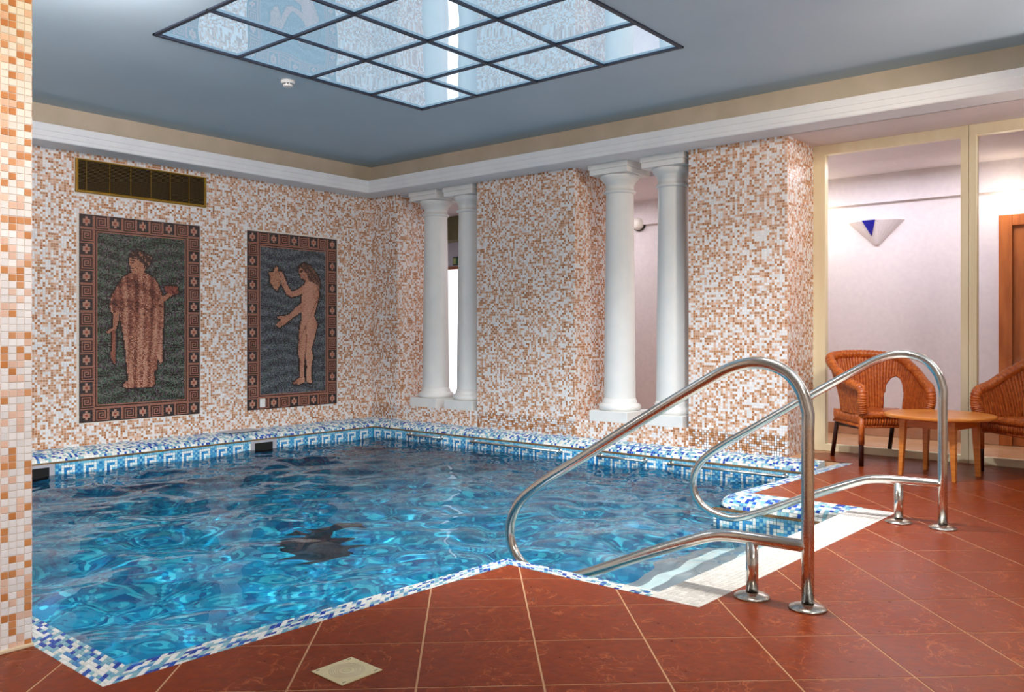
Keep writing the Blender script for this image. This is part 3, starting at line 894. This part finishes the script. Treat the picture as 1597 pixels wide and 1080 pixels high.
FIG2 = {'body': [(0.634, 0.741), (0.706, 0.732), (0.779, 0.713), (0.79, 0.655), (0.758, 0.59), (0.727, 0.532), (0.769, 0.484), (0.748, 0.431), (0.717, 0.368), (0.696, 0.336), (0.715, 0.288), (0.696, 0.23), (0.696, 0.156), (0.706, 0.135), (0.675, 0.131), (0.634, 0.148), (0.645, 0.231), (0.624, 0.316), (0.614, 0.232), (0.614, 0.169), (0.624, 0.143), (0.553, 0.129), (0.474, 0.137), (0.523, 0.156), (0.567, 0.17), (0.563, 0.275), (0.543, 0.317), (0.553, 0.4), (0.563, 0.473), (0.588, 0.515), (0.584, 0.567), (0.579, 0.63), (0.604, 0.682), (0.614, 0.714)],
        'face': [(0.563, 0.817), (0.553, 0.785), (0.573, 0.765), (0.579, 0.75), (0.614, 0.746), (0.634, 0.73), (0.669, 0.731), (0.649, 0.778), (0.594, 0.808)],
        'hair': [(0.553, 0.822), (0.614, 0.842), (0.686, 0.827), (0.748, 0.792), (0.79, 0.751), (0.8, 0.687), (0.748, 0.707), (0.675, 0.732), (0.634, 0.767), (0.594, 0.802)],
        'arm1': [(0.624, 0.72), (0.543, 0.686), (0.474, 0.669), (0.424, 0.709), (0.389, 0.759), (0.366, 0.784), (0.331, 0.786), (0.347, 0.758), (0.366, 0.707), (0.415, 0.652), (0.464, 0.638), (0.543, 0.648), (0.624, 0.667)],
        'arm2': [(0.604, 0.614), (0.523, 0.582), (0.454, 0.54), (0.395, 0.529), (0.308, 0.523), (0.327, 0.513), (0.356, 0.508), (0.299, 0.474), (0.337, 0.46), (0.405, 0.483), (0.483, 0.519), (0.594, 0.557), (0.634, 0.599)],
        'jug': [(0.223, 0.774), (0.28, 0.781), (0.289, 0.807), (0.318, 0.81), (0.327, 0.786), (0.35, 0.748), (0.347, 0.707), (0.312, 0.67), (0.28, 0.685), (0.242, 0.714), (0.238, 0.755)]}

SPIR = ["PPPPPPPPPPPP", "PDDDDDDDDDDP", "PDPPPPPPPPDP", "PDPDDDDDDPDP", "PDPDPPPPDPDP", "PDPDPDDPDPDP", "PDPDPDPPDPDP", "PDPDPDDDDPDP", "PDPDPPPPPPDP", "PDPDDDDDDDDP", "PDPPPPPPPPPP", "PDDDDDDDDDDD"]


def flower(i, j):
    x, y = i - 5.5, j - 5.5; r = math.hypot(x, y)
    if i in (0, 11) or j in (0, 11): return 'P'
    if r < 1.1: return 'R'
    for k in range(6):
        a = PI / 2 + 2 * PI * k / 6
        if math.hypot(x - 2.35 * math.cos(a), y - 2.35 * math.sin(a)) < 1.35: return 'F'
    return 'B'


def mural(name, label, spec, FIG, bgpal, figpal, seed):
    u0, v0, W_, H_ = spec
    t = thing(name, label, 'mural', (u0, YW, v0), group='mosaic murals on the wall')
    rs = np.random.RandomState(seed)
    nu, nv = 108, 180
    ii, jj = [q.ravel() for q in np.meshgrid(np.arange(nu), np.arange(nv))]
    pu, pv = W_ / nu, H_ / nv
    box('backing', .003, W_ - .003, -.0025, -.0005, .003, H_ - .003, M['grout_dark'], t)
    P_, D_, B_, R_, F_ = lin((176, 118, 96)), lin((58, 32, 30)), lin((40, 38, 42)), lin((176, 74, 48)), lin((206, 154, 130))
    bord = (ii < 12) | (ii >= nu - 12) | (jj < 12) | (jj >= nv - 12)
    edge = (ii == 0) | (ii == nu - 1) | (jj == 0) | (jj == nv - 1)
    inner = ~bord & ((ii < 15) | (ii >= nu - 15) | (jj < 15) | (jj >= nv - 15))
    col = np.zeros((len(ii), 3))
    for k in np.where(bord)[0]:
        ci, cj = ii[k] // 12, jj[k] // 12
        a, b = ii[k] % 12, jj[k] % 12
        ch = flower(a, b) if (ci + cj) % 2 == 0 else SPIR[11 - b][a]
        col[k] = {'P': P_, 'D': D_, 'B': B_, 'R': R_, 'F': F_}[ch]
    col[edge] = D_
    k = inner; r_ = np.minimum(np.minimum(ii, nu - 1 - ii), np.minimum(jj, nv - 1 - jj))
    col[k & (r_ != 13)] = P_; col[k & (r_ == 13)] = D_
    fld = ~bord & ~inner
    U = (ii + .5) / nu; Vv = (jj + .5) / nv
    # background streaks following slanted rows
    st = np.sin(jj * .55 + 2.2 * np.sin(ii * .08 + jj * .03)) + rs.normal(0, 1.1, len(ii))
    idx = np.clip(((st + 2) / 4 * len(bgpal)).astype(int), 0, len(bgpal) - 1)
    col[fld] = np.array(bgpal)[idx][fld]
    fig = np.zeros(len(ii), bool); asp = W_ / H_
    allp = np.zeros(len(ii), bool)
    off = 1.6
    for key, poly in FIG.items():
        for du, dv in ((off, 0), (-off, 0), (0, off), (0, -off)):
            allp |= in_poly(U + du / nu, Vv + dv / nv, poly)
    col[fld & allp] = lin((26, 20, 20))
    for key in figpal:
        poly = FIG[key]; k = in_poly(U, Vv, poly) & fld
        pal = np.array(figpal[key]); n_ = len(pal)
        if key == 'robe':
            # pleats run down the cloth, fanning out from the girdle
            xc = (U - .46) * (1.25 - .35 * Vv)
            f = .55 * np.sin(xc * 95 + 1.3 * np.sin(jj * .05)) + .45 * np.sin(xc * 41 + .8 * np.sin(jj * .09 + 1)) + rs.normal(0, .5, len(ii)) + .35
            f -= .7 * ((Vv > .56) & (np.sin(jj * .33 + (U - .46) ** 2 * 60 + ii * .12) > .25))
            f -= .8 * (np.abs(Vv - .55 - .5 * (U - .45) ** 2 - .012 * np.sin(ii * .5)) < .006)
            f += .35 * (Vv < .45)
        elif key == 'body':
            # side-lit modelling lines of muscles and legs belong to the picture
            f = 1.2 - 1.6 * np.abs((U - .66) / .13) ** 1.5 + rs.normal(0, .5, len(ii)) - 1.5 * ((np.abs(U - .628 - .01 * np.sin(Vv * 20)) < .007) & (Vv < .47)) - 1.2 * ((np.abs(Vv - .55 - (U - .7) * 1.2) < .006) & (Vv < .7))
        elif key == 'hair':
            f = np.sin(ii * .9 + jj * .8) + rs.normal(0, .5, len(ii))
        else:
            f = rs.normal(.3, .6, len(ii))
        q = np.clip(((f + 1.6) / 3.2 * n_).astype(int), 0, n_ - 1)
        col[k] = pal[q][k]; fig |= k
    if 'face' in FIG:
        fx = min(p_[0] for p_ in FIG['face']); fy = max(p_[1] for p_ in FIG['face'])
        eye = (np.abs(U - fx - .026) < .011) & (np.abs(Vv - fy + .028) < .0035)
        brow = (np.abs(U - fx - .028) < .018) & (np.abs(Vv - fy + .019) < .0028)
        mouth = (np.abs(U - fx - .022) < .011) & (np.abs(Vv - fy + .057) < .003)
        col[(eye | brow | mouth) & fig] = lin((70, 32, 26))
    col *= .95 * (1 + rs.uniform(-.14, .14, (len(col), 1)))
    Vt = mosaic_geo(plane_map((0, -.003, 0), (1, 0, 0), (0, 0, 1), (0, -1, 0)), ii, jj, pu, pv, 0, 0, .0018, .0025, .0005)
    for nm, k in (('border_tesserae', bord | inner), ('figure_tesserae', fig), ('background_tesserae', fld & ~fig)):
        mosaic_obj(nm, Vt[k], col[k], M['tess'], t)
    return t


mural('mosaic_mural', 'large dark mosaic mural of a robed figure holding a cup, below the vent grille', MUR[0], FIG1,
      [lin(c) for c in [(20, 24, 22), (46, 72, 56), (62, 98, 74), (34, 38, 38), (98, 78, 96), (72, 106, 84), (118, 124, 112)]],
      {'robe': [lin(c) for c in [(76, 34, 28), (122, 62, 46), (152, 86, 64), (182, 118, 92), (212, 156, 128)]],
       'face': [lin(c) for c in [(160, 96, 70), (196, 134, 102), (210, 148, 116)]],
       'arm1': [lin(c) for c in [(166, 100, 74), (196, 134, 104)]], 'arm2': [lin(c) for c in [(166, 100, 74), (196, 134, 104)]],
       'torch': [lin(c) for c in [(140, 70, 52), (170, 100, 76)]], 'cup': [lin(c) for c in [(90, 36, 30), (140, 64, 48), (170, 90, 70)]],
       'hair': [lin(c) for c in [(46, 24, 22), (70, 40, 34), (60, 34, 30), (176, 126, 100)]]}, 51)
mural('mosaic_mural', 'narrower blue-grey mosaic mural of a long-haired figure lifting a jug, right of the first mural', MUR[1], FIG2,
      [lin(c) for c in [(32, 38, 46), (66, 86, 94), (84, 104, 108), (48, 56, 70), (104, 108, 126), (78, 104, 90), (128, 136, 140)]],
      {'hair': [lin(c) for c in [(54, 34, 30), (100, 62, 48), (140, 100, 80), (84, 52, 42)]],
       'body': [lin(c) for c in [(112, 62, 48), (168, 106, 84), (200, 140, 112), (214, 156, 128), (222, 168, 140)]],
       'face': [lin(c) for c in [(170, 108, 82), (208, 148, 120)]],
       'arm2': [lin(c) for c in [(160, 98, 76), (204, 144, 116), (214, 156, 128)]],
       'jug': [lin(c) for c in [(170, 112, 84), (206, 150, 118)]],
       'arm1': [lin(c) for c in [(160, 98, 76), (204, 144, 116), (214, 156, 128)]]}, 52)
pl = box('wall_plate', 5.31, 5.375, YW - .018, YW - .004, .225, .32, M['white'], None, .003)
tag(pl, 'small pale rectangular plate at the lower left corner of the jug mural', 'plate')

# ------------------------------------------------------------------ vent grille
vt = thing('vent_grille', 'long brass framed vent grille with dark slats above the robed mural', 'vent', (VENT[0], YW, VENT[1]))
Wv, Hv = VENT[2], VENT[3]
bm = bmesh.new()
add_box(bm, 0, Wv, -.02, .01, 0, .022, .003); add_box(bm, 0, Wv, -.02, .01, Hv - .012, Hv, .003)
add_box(bm, 0, .024, -.021, .01, 0, Hv, .003); add_box(bm, Wv - .02, Wv, -.021, .01, 0, Hv, .003)
from_bm('frame', bm, M['brass'], vt)
box('cavity', .02, Wv - .02, -.002, .004, .02, Hv - .01, M['black'], vt)
nsl = 21
bm = bmesh.new(); add_box(bm, .022, Wv - .018, -.007, -.002, -.0013, .0013)
bmesh.ops.rotate(bm, cent=(0, -.006, 0), matrix=Matrix.Rotation(-.1, 3, 'X'), verts=bm.verts)
for k in range(nsl):
    z = .03 + k * (Hv - .05) / (nsl - 1)
    if k == 0:
        s0 = from_bm('slat', bm, M['slat'], vt); s0.location = (0, -.003, z)
    else:
        s1_ = s0.copy(); COL.objects.link(s1_); s1_.location = (0, -.003, z)
for k in range(6):
    x = .095 + k * .2 + (.015 if k else 0)
    box('divider', x - .003, x + .003, -.018, -.012, .02, Hv - .012, M['slat'], vt)

# ------------------------------------------------------------------ skimmers and grab rails on the pool wall
def skimmer(x0, x1, label):
    t = thing('skimmer', label, 'skimmer', (0, 0, 0))
    yf = 7.69
    bm = bmesh.new()
    add_box(bm, x0 - .045, x1 + .045, yf - .012, yf + .005, -.115, -.088, .002)
    add_box(bm, x0 - .045, x0, yf - .012, yf + .005, -.32, -.115, .002); add_box(bm, x1, x1 + .045, yf - .012, yf + .005, -.32, -.115, .002)
    from_bm('frame', bm, M['greyplastic'], t)
    box('opening', x0, x1, yf - .006, yf + .004, -.32, -.115, M['black'], t)
    return t


skimmer(2.845, 3.025, 'grey framed black skimmer opening at the left end of the pool wall')
sk2 = skimmer(5.045, 5.265, 'grey framed black skimmer opening below the jug mural')
tag(box('cover_plate', 4.80, 5.19, 7.80, 7.97, .0015, .012, M['greyplastic'], None, .004), 'thin flat grey cover plate lying on the coping below the jug mural', 'plate')


def grab(y0, y1, label):
    t = thing('grab_rail', label, 'grab rail', (6.68, (y0 + y1) / 2, -.121), group='steel grab rails on the pool wall')
    h = (y1 - y0) / 2
    mesh('bar', *sweep([(-.055, -h - .01, 0), (-.055, h + .01, 0)], .0125, 12), M['steel'], t, True)
    for s in (-1, 1):
        mesh('mount', *sweep([(.002, s * h, 0), (-.008, s * h, 0), (-.0081, s * h, 0), (-.03, s * h, 0), (-.05, s * h, 0), (-.064, s * h, 0)], [.025, .025, .018, .016, .018, .014], 14), M['steel'], t, True)
    return t


grab(6.56, 7.05, 'short steel grab rail farthest along the pool wall, by the far corner')
grab(4.93, 6.07, 'long steel grab rail on the pool wall below the middle mosaic pillar')
grab(3.97, 4.45, 'short steel grab rail on the pool wall below the near pair of columns')
grab(2.66, 3.70, 'long steel grab rail on the pool wall nearest the deck, below the nearest pillar')

# ------------------------------------------------------------------ pool hand rails
RP = [(0, 0), (0, .3), (0, .6), (-.002, .74), (.027, .83), (.092, .9), (.197, .928), (.322, .9), (.482, .812), (.727, .667), (1.067, .457), (1.262, .338), (1.397, .235), (1.462, .13), (1.467, .03), (1.412, -.06), (1.302, -.105), (1.182, -.11), (1.032, -.06), (.822, .035), (.692, .095), (.522, .167), (.402, .213), (.322, .228), (.222, .232), (0, .236)]


def handrail(loc, label):
    t = thing('pool_handrail', label, 'handrail', loc, group='pool step handrails')
    P = catmull([(0, y, z) for y, z in RP[3:]], 8)
    P = np.vstack([[(0, 0, 0.012), (0, 0, .3), (0, 0, .6), (0, 0, .68)], P])
    tube = mesh('rail_tube', *sweep(P, .0238, 20), M['steel'], t, True)
    post = mesh('short_post', *sweep([(0, .222, .012), (0, .222, .22)], .0236, 20), M['steel'], t, True)
    for y in (0, .222):
        fl = mesh('flange', *lathe([(.03, .001), (.070, .001), (.0705, .004), (.066, .009), (.045, .017), (.0245, .021)], 40, False), M['flange'], post if y else tube, True)
        fl.location = (0, y, 0)
    return t


h1 = handrail((3.172, 1.178, 0), 'near steel pool handrail, in front of the white step edge')
dup(h1, (4.93, 1.105, 0), label='far steel pool handrail, in front of the rattan chair and table')

# drain cover
dr = thing('drain_cover', 'cream square drain cover with ring grooves in the red floor', 'drain cover', (1.675, 2.055, 0), math.radians(-2))
plate = box('plate', -.077, .077, -.077, .077, .0005, .004, M['cream'], dr, .001)
for k, r in enumerate((.014, .026, .033, .040, .047, .054)):
    a = np.linspace(0, 2 * PI, 40, endpoint=False)
    mesh('ring', *sweep(np.stack([r * np.cos(a), r * np.sin(a), np.full(40, .0041)], 1), .0011, 6, closed=True, flat=.5), M['frieze'], plate, True)
for x, y in ((-.06, .066), (.06, .066), (-.06, -.066), (.06, -.066)):
    box('slot', x - .006, x + .006, y - .0015, y + .0015, .0035, .0045, M['black'], plate)

# ------------------------------------------------------------------ glass partition
XG = 7.52
win = bpy.data.objects.new('window_1', None); COL.objects.link(win); tag(win, kind='structure')
box('frame_stile', XG - .03, XG + .05, 2.628, 2.735, 0, ZS, M['frame'], win, .003)
box('frame_rail', XG - .03, XG + .05, 1.545, 2.63, 2.615, ZS, M['frame'], win, .003)
box('frame_rail', XG - .03, XG + .05, 1.545, 2.63, 0, .058, M['frame'], win, .003)
box('glass_pane', XG + .006, XG + .014, 1.54, 2.63, .05, 2.62, M['glass'], win)
box('frame_stile', XG - .03, XG + .05, 1.4945, 1.549, 0, ZS, M['frame'], win, .003)
box('frame_stile', XG - .03, XG + .05, 1.434, 1.4905, 0, ZS, M['frame'], win, .003)
box('frame_rail', XG - .03, XG + .05, -.9, 1.436, 2.615, ZS, M['frame'], win, .003)
box('frame_rail', XG - .03, XG + .05, -.9, 1.436, 0, .058, M['frame'], win, .003)
box('glass_pane', XG + .006, XG + .014, -.9, 1.436, .05, 2.62, M['glass'], win)
box('frame_stile', XG - .03, XG + .05, -1.0, -.9, 0, ZS, M['frame'], win, .003)
tag(box('wall_side', XG - .03, XG + .1, -4, -1.0, 0, 3.0, M['plaster']), kind='structure')

# ------------------------------------------------------------------ corridor beyond
XC = 8.9
tag(box('floor_corridor', 7.5, 9.2, -3, 10.5, -.12, -.002, M['tan']), kind='structure')
tag(box('ceiling_corridor', 7.5, 9.2, -3, 10.5, 2.635, 3.0, M['lavender']), kind='structure')
bm = bmesh.new()
add_box(bm, XC, XC + .15, 1.50, 8.30, -.1, 2.7); add_box(bm, XC, XC + .15, -3, 1.50, 2.13, 2.7); add_box(bm, XC, XC + .15, -3, .4, -.1, 2.13)
add_box(bm, XC, XC + .15, 8.95, 10.5, -.1, 2.7); add_box(bm, XC, XC + .15, 8.30, 8.95, 2.0, 2.7)
tag(from_bm('wall_corridor', bm, M['lavender']), kind='structure')
tag(box('trim_6', XC - .05, XC, -3, 8.2, 2.35, 2.64, M['lavender']), kind='structure')
tag(box('baseboard_corridor', XC - .015, XC + .001, 1.50, 8.2, 0, .11, M['skirting'], None, .003), kind='structure')
tag(box('trim_7', 8.35, 8.6, 7.0, 10.5, 2.31, 2.66, M['olive']), kind='structure')
tag(box('wall_end', 7.5, 9.2, 10.4, 10.6, 0, 2.7, M['lavender']), kind='structure')
# wooden door on the right
d1_ = bpy.data.objects.new('door_1', None); COL.objects.link(d1_); tag(d1_, kind='structure')
box('door_frame', XC - .02, XC + .06, 1.41, 1.52, 0, 2.13, M['doorwood'], d1_, .004)
box('door_frame', XC - .02, XC + .06, .4, 1.41, 2.03, 2.13, M['doorwood'], d1_, .004)
lf = box('door_leaf', XC + .02, XC + .06, .45, 1.41, 0, 2.03, M['doorwood'], d1_, .003)
# lit door at the far end seen between the far columns
d2_ = bpy.data.objects.new('door_2', None); COL.objects.link(d2_); tag(d2_, kind='structure')
box('door_frame', XC - .02, XC + .05, 8.30, 8.95, 1.96, 2.0, M['doorwood'], d2_)
box('door_frame', XC - .02, XC + .05, 8.30, 8.34, 0, 1.96, M['doorwood'], d2_)
box('door_frame', XC - .02, XC + .05, 8.91, 8.95, 0, 1.96, M['doorwood'], d2_)
box('frosted_pane', XC + .0, XC + .02, 8.34, 8.91, 0, 1.96, M['glow'], d2_)
sg = thing('wall_sign', 'small dark framed green and yellow sign above the lit door between the far columns', 'sign', (XC - .003, 8.44, 2.08))
box('frame', -.012, .002, -.075, .065, -.06, .06, M['signdark'], sg, .002)
box('panel', -.016, -.011, .0, .055, -.045, .045, M['signyellow'], sg)
box('panel', -.016, -.011, -.065, .0, -.045, .045, M['green'], sg)
# round fitting on the corridor wall seen between the near columns
ro = thing('wall_fitting', 'round white fitting on the corridor wall between the near columns', 'wall fitting', (XC, 5.37, 2.365))
V_, F_ = lathe([(.001, 0), (.075, 0), (.075, .05), (.06, .085), (.03, .1), (.001, .102)], 32, False)
Rm = Matrix.Rotation(-PI / 2, 3, 'Y')
mesh('cover', [Rm @ Vector(v) for v in V_], F_, M['white'], ro, True)
V_, F_ = lathe([(.074, .0), (.086, 0), (.086, .03), (.074, .03)], 32, False)
mesh('rim', [Rm @ Vector(v) for v in V_], F_, M['signdark'], ro, True)
# wall sconce with the blue triangle
sc = thing('wall_sconce', 'white triangular wall sconce with a cobalt blue triangle, behind the glass', 'sconce', (XC, 2.60, 1.93))
bm = bmesh.new()
tri = [(0, .285, .235), (0, -.265, .235), (0, 0.0, 0), (-.13, .0, .235)]
ring = []
nseg = 14
top = [(-.15 * math.sin(PI * k / nseg) ** .7 if 0 < k < nseg else 0, .285 - .55 * k / nseg, .235) for k in range(nseg + 1)]
vt_ = [bm.verts.new(p_) for p_ in top]; low = [bm.verts.new((-.03 * math.sin(PI * k / nseg), .03 - .06 * k / nseg, .0)) for k in range(nseg + 1)]
for k in range(nseg): bm.faces.new([vt_[k], vt_[k + 1], low[k + 1], low[k]])
bm.faces.new(low)
shade = from_bm('shade', bm, M['lavender'], sc)
bm = bmesh.new()
a_ = [bm.verts.new(p_) for p_ in ((-.155, .105, .238), (-.155, -.025, .238), (-.09, .03, .085))]
b_ = [bm.verts.new(p_) for p_ in ((-.143, .105, .238), (-.143, -.025, .238), (-.078, .03, .085))]
bm.faces.new(a_); bm.faces.new(b_[::-1])
for k in range(3): bm.faces.new([a_[k], a_[(k + 1) % 3], b_[(k + 1) % 3], b_[k]])
from_bm('blue_glass', bm, M['blueglass'], shade)

# ------------------------------------------------------------------ round wooden table
tb = thing('side_table', 'round low orange wood side table between the two rattan chairs', 'table', (6.72, 1.53, 0), math.radians(-12))
mesh('table_top', *lathe([(.001, .425), (.355, .425), (.37, .431), (.372, .44), (.37, .449), (.36, .453), (.001, .453)], 64, False), M['wood'], tb)
bm = bmesh.new()
for s in (-1, 1):
    add_box(bm, -.17, .17, s * .172 - .009, s * .172 + .009, .355, .425); add_box(bm, s * .172 - .009, s * .172 + .009, -.17, .17, .355, .425)
from_bm('apron', bm, M['wood'], tb)
for sx in (-1, 1):
    for sy in (-1, 1):
        bm = bmesh.new()
        t4 = [bm.verts.new((sx * .175 + a * .022, sy * .175 + b * .022, .425)) for a, b in ((-1, -1), (1, -1), (1, 1), (-1, 1))]
        b4 = [bm.verts.new((sx * .19 + a * .013, sy * .19 + b * .013, 0)) for a, b in ((-1, -1), (1, -1), (1, 1), (-1, 1))]
        bm.faces.new(t4); bm.faces.new(b4[::-1])
        for k in range(4): bm.faces.new([t4[k], b4[k], b4[(k + 1) % 4], t4[(k + 1) % 4]])
        from_bm('leg', bm, M['wood'], tb)

# ------------------------------------------------------------------ rattan chairs
def chair(label, loc, rz):
    t = thing('rattan_chair', label, 'chair', loc, rz, group='rattan tub chairs by the glass partition')
    half_b = [(-.255, -.265, .405), (-.268, -.10, .405), (-.262, .06, .405), (-.235, .18, .405), (-.14, .26, .405)]
    half_t = [(-.275, -.285, .600), (-.305, -.15, .645), (-.325, .03, .735), (-.300, .22, .825), (-.175, .335, .852)]
    Bc = half_b + [(0, .285, .405)] + [(-x, y, z) for x, y, z in half_b[::-1]]
    Tc = half_t + [(0, .365, .86)] + [(-x, y, z) for x, y, z in half_t[::-1]]
    Bp = catmull(Bc, 14); Tp = catmull(Tc, 14)

    def at(P, s):
        f = s * (len(P) - 1); i = np.minimum(f.astype(int), len(P) - 2); r = (f - i)[:, None]
        return P[i] * (1 - r) + P[i + 1] * r

    def shell(s, h):
        b = at(Bp, s); tp = at(Tp, s)
        hh = h[:, None]
        p = b * (1 - hh) + tp * hh
        # belly: stays upright low, flares near the rim
        bl = (hh * (1 - hh)) * .22
        p[:, :2] -= (tp - b)[:, :2] * bl * 2.2
        return p
    # arched hole either side of the back, s measured along the shell
    hw, hh_ = .078, .66

    def hole_top(s):
        d = np.minimum(abs(s - .30), abs(s - .70))
        return np.where(d < hw, hh_ * np.sqrt(np.maximum(0, 1 - (d / hw) ** 2.6)), 0)
    parts = []
    ns = 66
    for k in range(ns):
        s = (k + .5) / ns
        h0 = float(hole_top(np.array([s]))[0])
        hs = np.linspace(h0, 1, 9)
        P = shell(np.full(9, s), hs)
        if k % 2: P = P * np.array([.992, .992, 1])
        parts.append(sweep(P, np.linspace(.0115, .0165, 9), 8, cap=False))
    V_, F_ = join(parts); tag(mesh('woven_shell', V_, F_, M['cane'], t, True), kind='stuff')
    # weaving rows
    parts = []
    for h in (.70, .74, .97, .06, .10):
        s = np.linspace(.0, 1, 90)
        P = shell(s, np.full(90, h)); zz = np.where(np.arange(90) % 2, 1.018, .985)[:, None]
        P[:, :2] *= zz
        ok = hole_top(s) < h
        run = []
        for i in range(90):
            if ok[i]: run.append(P[i])
            if (not ok[i] or i == 89) and len(run) > 2:
                parts.append(sweep(run, .0065, 5)); run = []
            elif not ok[i]: run = []
    V_, F_ = join(parts); tag(mesh('weaving_rows', V_, F_, M['cane'], t, True), kind='stuff')
    # arch trims
    for c in (.30, .70):
        a = np.linspace(0, PI, 25); s = c + (hw + .004) * -np.cos(a); hz = hh_ * np.sin(a) ** .75
        P = shell(s, hz)
        mesh('arch_trim', *sweep(P, .0115 * (1 + .15 * np.sin(np.arange(25) * 2.1)), 8), M['cane'], t, True)
    # thick braided rim running down both arm fronts
    fr = [(-.258, -.285, .42), (-.275, -.30, .50)]
    R_ = [fr[0], fr[1]] + Tc + [(-x, y, z) for x, y, z in fr[::-1]]
    Pr = catmull(R_, 22); nP = len(Pr)
    rr_ = .034 * (1 + .16 * np.abs(np.sin(np.arange(nP) * PI / 4.0)))
    mesh('braided_rim', *sweep(Pr, rr_, 12), M['cane'], t, True)
    # seat with wrapped front roll and woven apron
    a = np.linspace(0, 2 * PI, 48, endpoint=False)
    outl = [(.262 * np.sign(math.cos(q)) * abs(math.cos(q)) ** .45, .265 * np.sign(math.sin(q)) * abs(math.sin(q)) ** .45) for q in a]
    bm = bmesh.new()
    vs = [bm.verts.new((x, y, .41)) for x, y in outl]; f = bm.faces.new(vs)
    r = bmesh.ops.extrude_face_region(bm, geom=[f])
    for v in r['geom']:
        if isinstance(v, bmesh.types.BMVert): v.co.z = .375
    from_bm('seat', bm, M['cane'], t)
    xs = np.linspace(-.26, .26, 60)
    mesh('seat_roll', *sweep(np.stack([xs, np.full(60, -.272), np.full(60, .40)], 1), .026 * (1 + .14 * np.abs(np.sin(np.arange(60) * PI / 2.5))), 10), M['cane'], t, True)
    parts = []
    for x in np.linspace(-.25, .25, 24): parts.append(sweep([(x, -.27, .39), (x, -.276, .35), (x, -.268, .315)], .0105, 6))
    for sgn in (-1, 1):
        for y in np.linspace(-.25, .22, 32): parts.append(sweep([(sgn * .262, y, .41), (sgn * .264, y, .36), (sgn * .255, y, .315)], .0075, 5))
    V_, F_ = join(parts); tag(mesh('woven_apron', V_, F_, M['cane'], t, True), kind='stuff')
    fpts = [(-.262, -.262, .31), (.262, -.262, .31), (.25, .25, .31), (-.25, .25, .31)]
    parts = [sweep([fpts[k], fpts[(k + 1) % 4]], .013, 8) for k in range(4)]
    V_, F_ = join(parts); mesh('seat_frame', V_, F_, M['cane'], t, True)
    for sx in (-1, 1):
        mesh('leg', *sweep([(sx * .262, -.262, 0), (sx * .262, -.262, .30)], .0185, 12), M['cane_dark'], t, True)
        mesh('leg_wrap', *sweep([(sx * .262, -.264, .17 if sx < 0 else .28), (sx * .262, -.264, .40)], .0225, 12), M['cane'], t, True)
        mesh('leg', *sweep([(sx * .245, .30, 0), (sx * .24, .19, .40)], .0175, 12), M['cane_dark'], t, True)
        mesh('brace', *sweep([(sx * .24, .225, .27), (sx * .25, .08, .33)], .009, 8), M['cane_dark'], t, True)
        mesh('stretcher', *sweep([(sx * .262, -.262, .30), (sx * .24, .215, .28)], .011, 8), M['cane_dark'], t, True)
    return t


c1 = chair('rattan tub chair left of the round table, its arched side openings in view', (7.17, 2.09, 0), math.radians(-47.3))
dup(c1, (7.184, .968, 0), math.radians(-129.7), 'rattan tub chair right of the round table, cut off by the picture edge')
